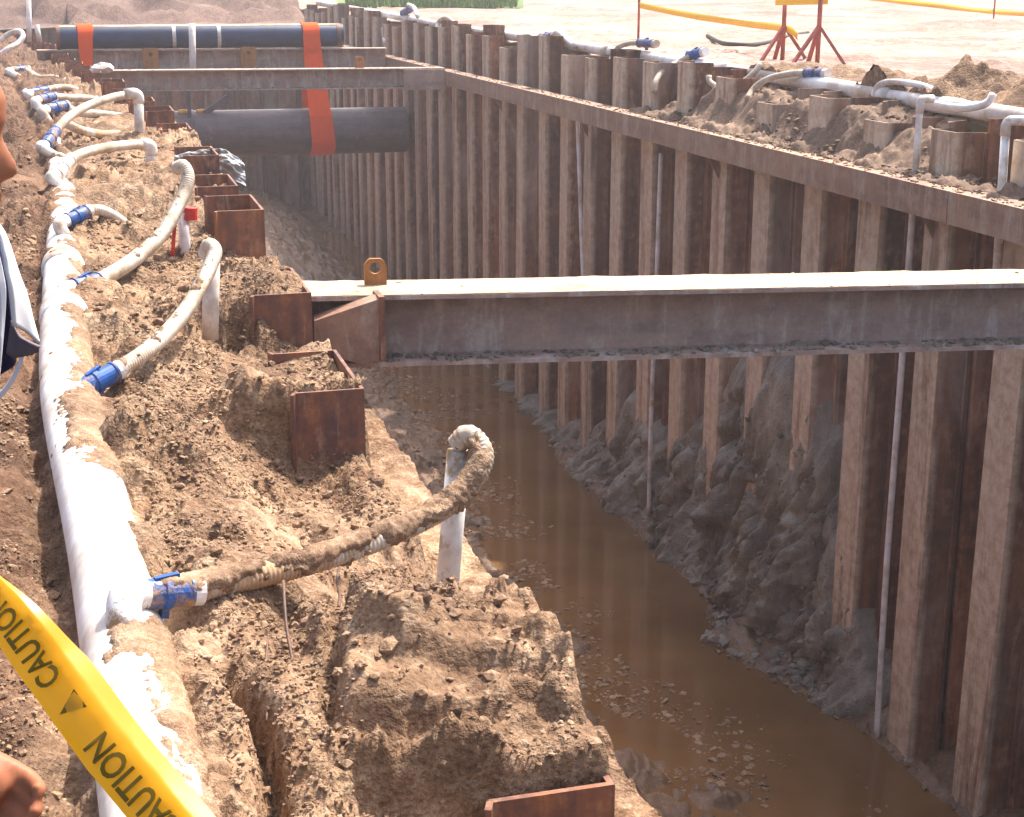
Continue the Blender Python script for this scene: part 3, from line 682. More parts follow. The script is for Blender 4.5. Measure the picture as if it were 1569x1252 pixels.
# ================================================================== PIPES ACROSS THE TRENCH
def ring_pipe(name, a, b, r, th, m, parent, seg=40):
    a = Vector(a); b = Vector(b); d = (b - a).normalized(); mb = MB()
    mb.tube([a, b], r, seg, cap=False); mb.tube([b, a], r - th, seg, cap=False)
    n = len(mb.v); 
    ca = [a]; u = d.orthogonal().normalized(); w = d.cross(u)
    for c in (a, b):
        base = len(mb.v)
        for k in range(seg):
            q = u*math.cos(2*math.pi*k/seg) + w*math.sin(2*math.pi*k/seg); mb.v += [tuple(c + q*r), tuple(c + q*(r-th))]
        for k in range(seg):
            i = base + 2*k; j = base + 2*((k+1) % seg); mb.f.append((i, j, j+1, i+1))
    return mb.build(name, m, parent, smooth=True)
PY = 31.1
up = thing('carrier_pipe', 'dark blue coated pipe lying on the farthest strut, orange slings round it', 'pipe', (2.4, PY, .33))
ring_pipe('pipe_wall', (-.36, PY, .565), (5.2, PY, .56), .225, .012, M['navy'], up)
for xx in (-.33, 1.85, 2.72, 5.1):
    mb = MB(); mb.tube([(xx - .035, PY, .565), (xx + .035, PY, .565)], .231, 36, cap=True); mb.build('band', M['white_paint'] if 2 < xx < 3 or 1 < xx < 2 else M['rust'], up, smooth=False)
n = 120; TT = np.linspace(-.3, 5.1, n); A_ = np.linspace(-.55, .5, 9); TT, AA = np.meshgrid(TT, A_)
o = grid_obj('pale_crown', TT, PY - .228 * np.sin(AA) - .0, .563 + .2285 * np.cos(AA) + .004 * fbm(TT * 4, AA * 3, 3, 3), M['dry_crust']); o.parent = up; o.location = -base_of(up)  # pale bumpy strip along the crown of the blue pipe
lo = thing('large_pipe', 'large dark steel pipe hung across the trench below the second strut', 'pipe', (3.5, PY, -1.82))
ring_pipe('pipe_wall', (.95, PY, -1.34), (6.45, PY, -1.36), .465, .015, M['pipe_dark'], lo, 56)
mb = MB(); mb.tube([(2.02, PY, -1.34), (2.14, PY, -1.34)], .48, 56); mb.build('clamp_band', M['pipe_dark'], lo)
M['yellow_plastic'] = plastic('yellow_plastic', (.80,.42,.03), lo=.66, hi=.8)
for xx in (1.84, 2.20):
    mb = MB(); mb.tube([(xx, PY - .14, -.90), (xx + .17, PY - .14, -.90)], [.055, .062], 14); mb.build('clamp_knob', M['yellow_plastic'], lo, smooth=False, bevel=.02)
mb = MB(); mb.bar((2.05, PY - .30, -1.2), (2.05, PY - .28, -.1), .07, .07); mb.build('hanger_post', M['pipe_dark'], lo)
mb = MB(); mb.bar((2.35, PY - .2, -.92), (2.85, PY - .1, -.62), .05, .12); mb.build('hanger_brace', M['pipe_dark'], lo)
def sling(label, X, full, wtop, wbot):
    t = thing('lifting_sling', label, 'sling', (X, PY, -1.9 if full else -.1), 'orange webbing slings')
    prof = []
    for k in range(15):
        a = math.pi * (k / 14) ; prof.append((PY + .24 * math.cos(a), .565 + .24 * math.sin(a)))        # over the carrier pipe (back to front)
    if full:
        lowr = [(PY - .24, .2), (PY - .33, -.35), (PY - .48, -1.0)]
        for k in range(17):
            a = math.pi + math.pi * k / 16; lowr.append((PY + .482 * math.cos(a), -1.35 + .482 * math.sin(a)))
        lowr += [(PY + .47, -.9), (PY + .3, -.2)]
    else: lowr = [(PY - .245, .3), (PY - .245, -.08), (PY - .1, -.1), (PY + .21, -.1), (PY + .235, .3)]
    loop = prof + lowr; mb = MB(); n = len(loop)
    for i, (yy, zz) in enumerate(loop):
        c = Vector((PY, 0, 0)); f = np.clip((.8 - zz) / (.9 if not full else 2.6), 0, 1); w = (wtop + (wbot - wtop) * f) / 2
        sh = .012 * math.sin(i * .7)
        o_ = Vector((0, yy - PY, zz + .3)).normalized() * .01
        mb.v += [(X + sh + .16 * f * full - w, yy, zz), (X + sh + .16 * f * full + w, yy, zz), (X + sh + .16*f*full + w, yy + o_.y, zz + o_.z), (X + sh + .16*f*full - w, yy + o_.y, zz + o_.z)]
    for i in range(n):
        a = 4*i; b = 4*((i+1) % n)
        for k in range(4): mb.f.append((a+k, a+(k+1) % 4, b+(k+1) % 4, b+k))
    mb.build('webbing', M['sling'], t)
    mb = MB(); mb.bar((X, PY - .275, .42), (X, PY - .275, .30), wtop * .5, .012, (0, 1, 0)) ; mb.build('stitched_patch', M['sling'], t)
sling('orange sling near the left end of the dark blue pipe', px(131, 60, Y=PY).x, False, .30, .22)
sling('orange sling at the right, looped down round the large dark pipe', px(474, 60, Y=PY).x, True, .32, .50)

# ================================================================== LEFT DEWATERING HEADER
hd = thing('header_pipe', 'fat white plastic header pipe lying half buried along the left bank', 'pipe', (0, 8, -.12))
hp = resample(smooth_path(HDR, 14), .05)
def hdent(i, a, p): return .0012 * math.sin(a * 3 + p.y * 2)
MB().tube(hp, .108, 36, dent=hdent).build('pipe_run', M['pvc'], hd, smooth=True)
for yc in (7.55, 8.95, 11.0, 13.0):                                                     # sockets and saddle clamps along the run
    a = Vector((float(hx(yc - .12)), yc - .12, 0)); b = Vector((float(hx(yc + .12)), yc + .12, 0))
    MB().tube([a, a.lerp(b, .04), a.lerp(b, .5), a.lerp(b, .96), b], [.110, .121, .124, .121, .110], 32).build('socket', M['pvc_dirty'], hd, smooth=True)
fp = [p for p in resample(hp, .008) if p.y < 10]; fy = np.array([p.y for p in fp])[:, None]; SEGF = 110
fa = (np.arange(SEGF) / SEGF * 2 * np.pi)[None, :]; fa = (fa + np.pi) % (2 * np.pi) - np.pi            # 0 = crown of the pipe
sgn = -1.0                                                                                             # angle grows towards the left bank
side = fa
cov = np.interp(fy, [1.5, 2.75, 3.05, 3.2, 3.35, 3.5, 3.6, 4.7, 4.9, 5.15, 5.5, 5.75, 6.2, 7, 10], [.30, .26, .24, .38, .60, .40, .10, .10, .40, .72, .62, .36, .40, .32, .26])
cov = cov + .46 * np.clip(side, -1, 1.4) * np.where((fy > 3.55) & (fy < 4.8), .35, 1)
nz = .5 + .55 * fbm(fy * 7 + 0 * fa, fa * 1.1 + fy * 1.5, 400, 5, .6) + .16 * fbm(fy * 40 + 0 * fa, fa * 6 + 0 * fy, 401, 3)
film('caked_mud', fp, .108, np.clip((cov - nz) * .05, -.004, .012) + .0035 * (facets(fy * 45 + 0 * fa, fa * 5 + 0 * fy, 402)) * (cov > nz), SEGF, hd)

def pipe_elbow(mb, a, b, c, r, seg=16, R=.05):
    """pipe a -> b -> c with a rounded bend at b"""
    a, b, c = Vector(a), Vector(b), Vector(c)
    u = (a - b).normalized(); v = (c - b).normalized(); R1 = min(R, (a-b).length * .9, (c-b).length * .9); pts = [a]
    for k in range(9):
        t = k / 8; pts.append((b + u*R1) * (1-t)**2 + b * 2*t*(1-t) + (b + v*R1) * t*t)
    pts.append(c); mb.tube(pts, r, seg); return mb
def ribbed(path, r, amp, pitch, mat, name, parent, seg=14):
    p = resample(path, pitch / 4); R = [r + amp * math.cos(2*math.pi*i/4) for i in range(len(p))]
    return MB().tube(p, R, seg).build(name, mat, parent, smooth=True)
def P3(l): return [px(u, v, Y=y) for u, v, y in l]
def coupling(parent, a, b, r, m, flange=True, name='coupling'):
    a = Vector(a); b = Vector(b); mb = MB()
    mb.tube([a, a.lerp(b, .06), a.lerp(b, .08), a.lerp(b, .42), a.lerp(b, .44), a.lerp(b, .56), a.lerp(b, .58), a.lerp(b, .93), a.lerp(b, .95), b], [r*1.12, r*1.12, r, r, r*1.14, r*1.14, r*.98, r*.98, r*1.08, r*1.08], 20)
    o = mb.build(name, m, parent, smooth=False)
    d = (b - a).normalized(); s = d.cross(Vector((0, 0, 1))).normalized(); u_ = s.cross(d); mid = a.lerp(b, .5)
    MB().bar(mid - u_ * r * .6, mid - u_ * r * 1.6, r * .7, r * .5, d).build('spigot', m, o)
    MB().bar(mid + u_ * r * 1.0 - d*r*.8, mid + u_ * r * 1.25 + d * r * .8, r * .45, r * .22).build('lever', m, o)
    return o
def cake(parent, path, r, n, name='caked_mud', m='mud_clod', a0=-1.3, a1=1.3, s0=.006, s1=.016):
    P_, S_ = [], []
    for _ in range(n):
        k = RNG.integers(1, len(path) - 1); p = path[k]; t = (path[k+1] - path[k-1]).normalized(); s = t.cross(Vector((0, 0, 1)))
        s = s.normalized() if s.length > 1e-3 else Vector((1, 0, 0)); u_ = s.cross(t); a = RNG.uniform(a0, a1)
        P_.append(tuple(p + (s * math.sin(a) + u_ * math.cos(a)) * r)); S_.append(s0 + s1 * RNG.random() ** 2)
    crust(name, P_, S_, parent, m, .6)
HG = 'swing hoses joining the left header to its risers'; RG = 'white riser pipes on the left bank'; HGR = 'swing hoses on the right bank'; RGR = 'thin white riser pipes down the right piles'
def outlet(base_y, end, r=.045, m='pvc_dirty'):
    """stub on the header that rises and turns towards the coupling"""
    if base_y < 3.7:
        b = MB(); pipe_elbow(b, px(190, 985, Y=3.47), px(190, 904, Y=3.56), end, .043, 22, .05); b.build('outlet', M[m], hd, smooth=True); return
    e = Vector(end); h = Vector((float(hx(base_y)) + .03, base_y, .06)); top = Vector((h.x + .01, base_y, e.z))
    if e.x - top.x < .05: top.x = e.x - .06
    b = MB(); pipe_elbow(b, h, top, e, r, 20, .05); b.build('outlet', M[m], hd, smooth=True)
def swing(label, coup, pts, r, start, mats=('hose', 'blue'), rib=True, group=HG, cake_n=0, cr=1.25):
    P = P3(pts); t = thing('swing_hose', label, 'hose', (P[len(P)//2].x, P[len(P)//2].y, min(p.z for p in P)), group)
    path = smooth_path(P, 10)
    if rib: ribbed(path, r, r * .045, .014, M[mats[0]], 'hose', t)
    else: MB().tube(resample(path, .03), r, 12).build('hose', M[mats[0]], t, smooth=True)
    if coup:
        a, b = P3(coup); coupling(t, a, b, r * cr, M[mats[1]])
        mid = a.lerp(b, 1.1); dd = (b - a).normalized(); MB().tube([b - dd*.012, b + dd*.03], [r*1.16, r*1.16], 18).build('hose_clamp', M['pvc_dirty'], t)
        if start: outlet(start, a, r * 1.15)
    if cake_n:
        cp_ = resample(([P3(coup)[0].lerp(P3(coup)[1], .35)] if cake_n > 300 else []) + list(path), .006); n_ = len(cp_); sg = 40; aa = (np.arange(sg) / sg * 2 * np.pi)[None, :]; aa = (aa + np.pi) % (2*np.pi) - np.pi; ii = np.arange(n_)[:, None] * .006
        cv = (.80 if cake_n > 300 else .34) - .20 * np.abs(aa) - .5 * sstep(ii.max() - .10, ii.max() - .02, ii)
        nn_ = .5 + .6 * fbm(ii * 16 + 0 * aa, aa * .8 + ii * 3, 500 + cake_n, 4, .6)
        film('caked_mud', cp_, r * 1.05, np.clip((cv - nn_) * .045, -.006, .011) + .004 * facets(ii * 60 + 0 * aa, aa * 3 + 0 * ii, 510) * (cv > nn_), sg, t)
    return t, path
def riser(label, top, bottom, r, m='pvc', bend=None, group=RG, br=.05):
    a, b = Vector(top), Vector(bottom); t = thing('riser_pipe', label, 'pipe', tuple(b), group)
    MB().tube([b, a], r, 18).build('pipe', M[m], t, smooth=True)
    if bend is not None:
        c = Vector(bend); mb = MB(); pipe_elbow(mb, a - (a - b).normalized() * .08, a + (a - b).normalized() * .02, c, r * 1.14, 16, br); mb.build('elbow', M[m], t, smooth=True)
    return t

# nearest hose, ribbed and caked in mud, looping over to its riser
coup = [(214, 912, 3.62), (292, 906, 3.66)]
t1, path1 = swing('nearest ribbed hose, caked in mud, arching from the header to a riser', coup,
    [(286, 906, 3.66), (370, 888, 3.74), (460, 866, 3.83), (560, 834, 3.93), (650, 795, 4.03), (708, 757, 4.10), (738, 712, 4.15), (736, 684, 4.19), (716, 667, 4.22), (700, 682, 4.24)], .033, 3.55, ('hose_mud', 'blue'), True, HG, 620, 1.2)
r_t = px(703, 690, Y=4.24); r_b = px(680, 960, Y=4.20)
riser('nearest white riser pipe, mud-speckled, its hose looped over the top', r_t, r_b, .036, 'pvc_dirty')
swing('second hose from the camera, clean grey, curving up from a pale blue coupling', [(118, 600, 5.92), (176, 570, 6.02)],
    [(172, 572, 6.02), (225, 538, 6.2), (270, 494, 6.5), (303, 446, 6.8), (324, 404, 7.0), (329, 384, 7.08), (320, 376, 7.14), (314, 392, 7.18)], .034, 5.85, ('hose', 'blue'), True, HG, 30)
riser('second white riser pipe from the camera, short and clean', px(324, 398, Y=7.18), px(322, 520, Y=7.15), .040)
swing('third hose from the camera, tall arch from a bright blue coupling', [(113, 442, 7.9), (152, 432, 8.0)],
    [(150, 432, 8.0), (205, 398, 8.4), (248, 358, 8.8), (278, 305, 9.1), (288, 274, 9.2), (281, 255, 9.26), (270, 258, 9.3)], .040, 7.85, ('hose', 'blue'), True, HG, 10)
rt = riser('third white riser pipe from the camera, a red strip beside it', px(281, 325, Y=9.3), px(285, 420, Y=9.3), .034)
mb = MB(); a = px(268, 335, Y=9.24); b = px(264, 396, Y=9.24); mb.bar(a, b, .045, .02, (1, 0, 0)); mb.build('red_strip', M['red'], rt)
mb = MB(); mb.tube([px(290, 336, Y=9.3), px(291, 318, Y=9.3)], [.05, .044], 14); mb.build('red_cap', M['red'], rt)
swing('short hose running down into the mud beyond the third coupling', [(103, 338, 9.7), (133, 325, 9.8)],
    [(131, 324, 9.8), (152, 322, 9.85), (175, 332, 9.9), (198, 350, 9.95), (216, 370, 10.0)], .035, 9.6, ('hose', 'blue'), True, HG, 10)
swing('hose bending to the lower white elbow beside the tall bent riser', [(88, 268, 12.1), (108, 245, 12.3)],
    [(104, 247, 12.3), (130, 234, 12.5), (165, 226, 12.8), (200, 222, 13.1), (222, 222, 13.3)], .040, 12.0, ('hose', 'pvc_far'), False)
riser('lower white bent riser, set in front of the taller one', px(232, 224, Y=13.3), px(231, 262, Y=13.3), .045, 'pvc_far', px(216, 222, Y=13.25), RG, .06)
swing('hose climbing to the tall white bent riser', [(70, 222, 14.2), (86, 200, 14.5)],
    [(84, 202, 14.5), (105, 180, 14.7), (135, 162, 15.0), (170, 150, 15.3), (196, 145, 15.5)], .040, 14.1, ('hose', 'blue'), False)
riser('tall white bent riser, highest of those on the left bank', px(212, 146, Y=15.5), px(215, 240, Y=15.5), .048, 'pvc_far', px(192, 144, Y=15.45), RG, .06)
swing('low brown hose under the climbing one', None, [(98, 188, 15.5), (125, 200, 15.7), (155, 206, 16), (182, 206, 16.2)], .045, None, ('hose_mud', 'blue'), False)
swing('hose reaching right behind the tall bent riser to a white socket', [(72, 168, 17.4), (100, 162, 17.6)], [(98, 163, 17.6), (120, 172, 17.8), (160, 176, 18), (205, 182, 18.2), (243, 186, 18.3)], .048, 17.2, ('hose', 'blue'), False)
swing('hose with two dark blue couplings close together on the far header', [(60, 153, 19.2), (82, 148, 19.4)], [(80, 148, 19.4), (105, 150, 19.6), (140, 152, 19.8), (180, 162, 20), (205, 176, 20.2)], .045, 19.0, ('hose', 'blue'), False)
swing('brown hose arching behind the pair of dark blue couplings', [(48, 142, 21.6), (72, 138, 21.8)], [(70, 138, 21.8), (92, 134, 22), (112, 136, 22.2), (128, 146, 22.4)], .045, 21.4, ('hose_mud', 'blue'), False)
swing('far brown hose, a low hump before the end of the second strut', [(18, 108, 26.8), (42, 106, 27)], [(40, 107, 27), (60, 119, 26), (80, 119, 25.8), (100, 124, 25.6), (116, 134, 25.4)], .05, 26.5, ('hose_mud', 'blue'), False)
swing('farthest looped hose at the left end of the trench', None, [(0, 84, 33), (14, 74, 33), (28, 66, 33.2), (35, 56, 33.3), (30, 48, 33.4), (14, 52, 33.5), (2, 62, 33.5)], .055, None, ('pvc_far', 'blue'), False)
riser('far white riser standing left of the dark blue pipe, the longer of two', px(44, 0, Y=34), px(45, 64, Y=34), .05, 'pvc_far')
riser('far white riser standing left of the dark blue pipe, the shorter of two', px(56, 38, Y=33), px(61, 64, Y=33), .05, 'pvc_far')
riser('white upright pipe standing in front of the dark blue pipe', px(294, 36, Y=30.75), px(296, 118, Y=30.75), .065, 'pvc_far')

# crumpled sheet on the pile heads
c0 = px(328, 268, Y=12.4); gx = np.linspace(-.30, .26, 60); gz = np.linspace(-.2, .3, 50); UU, VV = np.meshgrid(gx, gz)
cr = .035 * fbm(UU * 9, VV * 7, 301, 4) + .05 * np.abs(fbm(UU * 5 + VV * 4, VV * 3, 302, 3))
o = grid_obj('crumpled_sheet', c0.x + UU + .3 * cr, c0.y + .35 * (.5 + VV) - cr * 1.6, c0.z + (VV - .03) * .42 + .06 * np.cos(UU * 5) - .25 * np.clip(UU - .1, 0, 1) + cr * .8, M['tarp'], tuple(c0))
sd = o.modifiers.new('thick', 'SOLIDIFY'); sd.thickness = .004
tag(o, 'crumpled grey plastic sheet draped over a pile head', 'plastic sheet')
o = lumps('white_bag', [tuple(px(156, 105, Y=24.5))], [.17], M['pvc_far'], .8); tag(o, 'small white bag lying on the left end of the second strut', 'bag')

# thin rods stuck in the mud
for (u0, v0, u1, v1, y, lb) in ((434, 890, 455, 1090, 3.30, 'thin rusty wire rod hanging from the nearest hose into the mud'), (519, 872, 519, 930, 3.75, 'short dark rod under the nearest hose'), (411, 975, 408, 1105, 3.15, 'thinnest rod, left of the hanging wire rod')):
    a, b = px(u0, v0, Y=y + .25), px(u1, v1, Y=y - .1)
    pth = resample(smooth_path([a, a.lerp(b, .35) + Vector((-.004, 0, 0)), a.lerp(b, .7) + Vector((.003, 0, 0)), b]), .03)
    tag(MB().tube(pth, .0042 if u0 != 411 else .0028, 8).build('thin_rod', M['rebar'], None, True, tuple(b)), lb, 'rod')

# ================================================================== RIGHT DEWATERING LINE
rh = thing('header_pipe', 'bright white header pipe running behind the tops of the right piles', 'pipe', (7.0, 25, .5))
RH = [Vector((7.02, 5, .60)), Vector((7.0, 10, .615)), Vector((7.03, 14, .66)), Vector((7.0, 18.3, .70)), Vector((7.04, 23, .74)), Vector((7.0, 28.7, .78)), Vector((7.02, 35, .88)), Vector((7.0, 46, 1.02))]
MB().tube([p - Vector((0, 0, .03)) for p in resample(smooth_path(RH, 8), .2)], .075, 20).build('pipe_run', M['pvc_far'], rh, smooth=True)
def rhx(y): return np.interp(y, [p.y for p in RH], [p.z for p in RH])
for yc in (8.7, 12.4, 16.0, 20, 24, 28, 33):
    z = float(rhx(yc)) - .03; MB().tube([(7.01, yc - .12, z), (7.01, yc, z), (7.01, yc + .12, z)], [.08, .09, .08], 20).build('socket', M['pvc_far'], rh, smooth=True)
for (lb, u0, v0, y0, u1, v1, y1) in (('right riser pipe with the lowest foot, nearest the right edge of the water', 1410, 158, 10.8, 1343, 1135, 10.74), ('middle right riser pipe, passing behind the nearest strut', 1013, 235, 16.42, 994, 790, 16.47),
        ('farthest right riser pipe, leaning, seen only above the nearest strut', 884, 160, 19.5, 896, 470, 19.1)):
    a, b = px(u0, v0, X=6.42), px(u1, v1, X=6.42)
    t = thing('riser_pipe', lb, 'pipe', tuple(b), RGR); pth = [b, b.lerp(a, .3) + Vector((0, .03, 0)), b.lerp(a, .6) + Vector((0, .01, 0)), a]
    MB().tube(resample(smooth_path(pth), .15), .027, 14).build('pipe', M['pvc'], t, smooth=True)
    if u0 == 1410:
        mb = MB(); pipe_elbow(mb, a - Vector((0, 0, .08)), a + Vector((0, 0, .03)), a + Vector((.12, .02, .03)), .033, 14, .04); mb.build('elbow', M['pvc'], t, smooth=True)
a = px(1541, 195, X=6.42); b = px(1524, 470, X=6.42)
t = thing('riser_pipe', 'right riser pipe with a square bend at its top, nearest the frame edge', 'pipe', tuple(b), RGR)
MB().tube([b, a], .032, 14).build('pipe', M['pvc_dirty'], t, smooth=True); mb = MB(); pipe_elbow(mb, a - Vector((0, 0, .06)), a + Vector((0, 0, .05)), a + Vector((.35, -.25, .05)), .037, 14, .05); mb.build('elbow', M['pvc_dirty'], t, smooth=True)
def rswing(label, pts, coup=None, r=.03, m='hose'):
    P = [px(u, v, X=x) for u, v, x in pts]; t = thing('swing_hose', label, 'hose', tuple(P[0]), HGR)
    MB().tube(resample(smooth_path(P, 8), .03), r, 12).build('hose', M[m], t, smooth=True)
    if coup:
        a, b = [px(u, v, X=x) for u, v, x in coup]; coupling(t, a, b, r * 1.5, M['blue'])
        d_ = (b - a).normalized(); MB().tube([b, b + d_ * .07], r * 1.45, 14).build('hose_clamp', M['pvc_far'], t)
rswing('right bank hose lying in a hump, above the sagging one', [(1342, 150, 6.95), (1344, 134, 6.95), (1360, 126, 6.98), (1395, 128, 7.02), (1425, 136, 7.05), (1438, 148, 7.03)], None, .03, 'pvc_far')
rswing('right bank hose sagging from the riser with the lowest foot', [(1408, 152, 6.56), (1425, 158, 6.62), (1455, 164, 6.72), (1485, 165, 6.8), (1512, 158, 6.9), (1522, 144, 6.95)], None, .032, 'pvc_far')
rswing('right bank hose with the brightest blue coupling, below the barrier', [(1236, 111, 7.0), (1205, 114, 6.9), (1175, 122, 6.8), (1155, 136, 6.7), (1145, 152, 6.6)], [(1236, 112, 7.0), (1262, 113, 7.05)], .034)
rswing('right bank hose drooping in a loop to a round cap', [(1166, 98, 6.95), (1152, 115, 6.85), (1130, 130, 6.75), (1105, 134, 6.7), (1088, 126, 6.65), (1086, 116, 6.65)], None, .032)
rswing('right bank hose sloping down across the tallest pile', [(1060, 84, 6.95), (1040, 95, 6.85), (1015, 110, 6.6), (1005, 125, 6.48), (1002, 142, 6.44)], [(1056, 85, 6.95), (1076, 80, 7.0)], .036)
rswing('right bank hose curling behind the tallest pile', [(935, 95, 6.8), (945, 75, 6.9), (962, 67, 6.95), (982, 66, 7.0)], [(980, 66, 7.0), (1002, 67, 7.05)], .036)
rswing('right bank hose with a coupling beside a white cap', [(880, 70, 6.9), (868, 60, 6.95), (856, 50, 7.0), (846, 55, 7.0)], [(846, 57, 7.0), (830, 58, 7.0)], .045, 'pvc_far')
rswing('far right hose, hooped over the pile tops', [(670, 55, 6.7), (672, 35, 6.8), (685, 28, 6.9), (700, 40, 6.95)], None, .05)
rswing('far right hose with a blue coupling at the bend of the pile line', [(590, 65, 6.5), (586, 40, 6.7), (575, 26, 6.9), (566, 22, 7.0)], [(560, 20, 7.0), (575, 22, 7.0)], .05, 'pvc_far')
rswing('farthest right hose beside the green grass', [(640, 25, 6.85), (634, 12, 6.95), (626, 8, 7.0)], [(628, 14, 7.0), (618, 20, 7.0)], .05, 'pvc_far')

# ================================================================== BARRIER
def stand(label, u, v, legs, y):
    b0 = px(u, v, Y=y); t = thing('barrier_stand', label, 'barrier', (b0.x, b0.y, rz(b0.x, b0.y)), 'red barrier stands')
    gz_ = rz(b0.x, b0.y); top = Vector((b0.x, b0.y, gz_ + 1.05)); k = Vector((b0.x, b0.y, gz_ + .46))
    MB().tube([(b0.x, b0.y, gz_ - .02), top], .03, 12).build('post', M['barrier_red'], t, smooth=True)
    for dx, dy in legs:
        f = Vector((b0.x + dx, b0.y + dy, rz(b0.x + dx, b0.y + dy) - .01)); MB().bar(k, f, .05, .035).build('leg', M['barrier_red'], t)
    return top
tA = stand('red tripod barrier stand, the farther of the pair', 1199, 84, ((-.34, -.05), (.32, -.05), (.05, .35)), 19.2)
tB = stand('red tripod barrier stand, the nearer of the pair', 1252, 98, ((-.36, -.05), (.33, -.12), (.05, .35)), 17.8)
mb = MB(); bA = px(1199, 0, Y=19.2); bB = px(1252, -2, Y=17.8); mb.bar(bA + Vector((-.12, -.05, 0)), bB + Vector((.12, -.05, 0)), .02, .14); 
tag(mb.build('barrier_board', M['barrier_yellow'], None, False, tuple(tA)), 'orange-yellow board fixed between the two red barrier stands', 'barrier board')
def tape_strip(name, label, pts, w):
    P = resample(smooth_path(pts, 8), .1); mb = MB()
    for i, p in enumerate(P):
        tw = .5 * math.sin(i * .13); n_ = Vector((math.sin(tw) * .3, .6 * math.sin(tw), math.cos(tw))).normalized() * w / 2
        mb.v += [tuple(p - n_), tuple(p + n_)]
    mb.f = [(2*i, 2*i+2, 2*i+3, 2*i+1) for i in range(len(P) - 1)]
    o = mb.build(name, M['barrier_yellow'], None, True, tuple(P[0])); s_ = o.modifiers.new('thick', 'SOLIDIFY'); s_.thickness = .003; return tag(o, label, 'barrier tape')
pA = px(978, 58, Y=25); pB = px(1522, 32, Y=34)
for p, lb in ((pA, 'thin post holding the left end of the yellow barrier tape'), (pB, 'thin post holding the tape at the far right')):
    g_ = rz(p.x, p.y); tag(MB().tube([(p.x, p.y, g_ - .02), (p.x, p.y, g_ + 1.1)], .022, 10).build('tape_post', M['barrier_red'], None, True, (p.x, p.y, g_)), lb, 'post')
tape_strip('barrier_tape', 'yellow barrier tape sagging from the thin left post to the red stands', [px(979, 8, Y=25), px(1060, 24, Y=23), px(1140, 36, Y=21), px(1204, 44, Y=19.2), px(1222, 56, Y=18.9)], .10)
tape_strip('barrier_tape', 'orange-yellow barrier tape at the far right, past the thin post', [px(1330, -4, Y=30), px(1430, 8, Y=32), px(1522, 18, Y=34), px(1600, 24, Y=35)], .12)
cp = [px(u, v, Z=.62) for u, v in ((1084, 60), (1105, 67), (1135, 70), (1170, 66), (1210, 58), (1238, 54))]
for p in cp: p.z = rz(p.x, p.y) + .03
tag(MB().tube(resample(smooth_path(cp), .1), .035, 10).build('cable', M['black'], None, True, tuple(cp[0])), 'black cable lying on the pale ground behind the barrier', 'cable')

# ================================================================== CAUTION TAPE IN FRONT
tp = smooth_path([px(-190, 765, Y=1.85), px(-16, 920, Y=1.62), px(73, 1034, Y=1.55), px(165, 1158, Y=1.49), px(256, 1268, Y=1.43), px(430, 1480, Y=1.30)], 16)
tp = resample(tp, .006); nT = len(tp)
E_ = (_R * .73 + _U * .68).normalized()
def tframe(s):
    i = min(max(s, 0), nT - 1.001); k = int(i); f = i - k; p = tp[k].lerp(tp[k+1], f); d_ = (tp[min(k+2, nT-1)] - tp[max(k-1, 0)]).normalized()
    e = (E_ - d_ * E_.dot(d_)).normalized()
    e = Matrix.Rotation(.10 * math.sin(i * .05 + .5), 3, d_) @ e; nn = e.cross(d_).normalized()
    if nn.dot(_F) > 0: nn = -nn
    return p, d_, e, nn
s0 = min(range(nT), key=lambda i: (tp[i] - px(0, 938, Y=1.62)).length); s9 = min(range(nT), key=lambda i: (tp[i] - px(285, 1265, Y=1.43)).length)
HWT = .025
mb = MB(); prof_n = 9
for i in range(nT):
    p, d_, e, nn = tframe(i); g = np.clip((i - s0 + 6) / (s9 - s0) * 2.2, 0.12, 1.0); lipw = .024 * g
    for j in range(5): t_ = -1 + j * .5; mb.v.append(tuple(p + e * HWT * t_ - nn * .004 * (1 - t_ * t_) * math.sin(i * .06) + nn * .0016 * math.sin(i * .41 + j * 1.3) * math.sin(i * .17 + j) + nn * RNG.uniform(-.0005, .0005)))
    b_ = p + e * HWT; hv = (sdir + (EYE - p).normalized()).normalized(); back = d_.cross(hv).normalized(); back = back if back.dot(e) > 0 else -back
    for j in range(1, 5): mb.v.append(tuple(b_ + back * lipw * j / 4))
for i in range(nT - 1):
    for j in range(prof_n - 1): a = i * prof_n + j; mb.f.append((a, a + 1, a + 1 + prof_n, a + prof_n))
ct = thing('caution_tape', 'yellow caution tape with dark lettering, upside down across the lower left corner', 'tape', tuple(tp[nT // 2]))
o = mb.build('film', M['tape'], ct, smooth=True)
def tape_text(txt, s_start, height, width, name):
    """lettering reads from lower right to upper left with its feet towards the upper edge"""
    cu = bpy.data.curves.new(name, 'FONT'); cu.body = txt; cu.size = 1.0; cu.offset = .022; cu.resolution_u = 3; to = bpy.data.objects.new(name, cu); COL.objects.link(to)
    bpy.context.view_layer.update(); me = bpy.data.meshes.new_from_object(to.evaluated_get(bpy.context.evaluated_depsgraph_get())); bpy.data.objects.remove(to)
    co = np.array([v.co[:] for v in me.vertices]); x0, x1 = co[:,0].min(), co[:,0].max(); y0, y1 = co[:,1].min(), co[:,1].max()
    V = []
    for c in co:
        s = s_start - (c[0] - x0) / (x1 - x0) * width / .006; h_ = ((c[1] - y0) / (y1 - y0) - .5) * height
        p, d_, e, nn = tframe(s); t_ = -h_ / HWT
        V.append(tuple(p - e * h_ + nn * .0032 - nn * .004 * (1 - t_ * t_) * math.sin(s * .06)))
    b = MB(); b.v = V; b.f = [tuple(f.vertices) for f in me.polygons]; bpy.data.meshes.remove(me)
    return b.build(name, M['tape_ink'], ct)
def s_at(u, v, y): return min(range(nT), key=lambda i: (tp[i] - px(u, v, Y=y)).length)
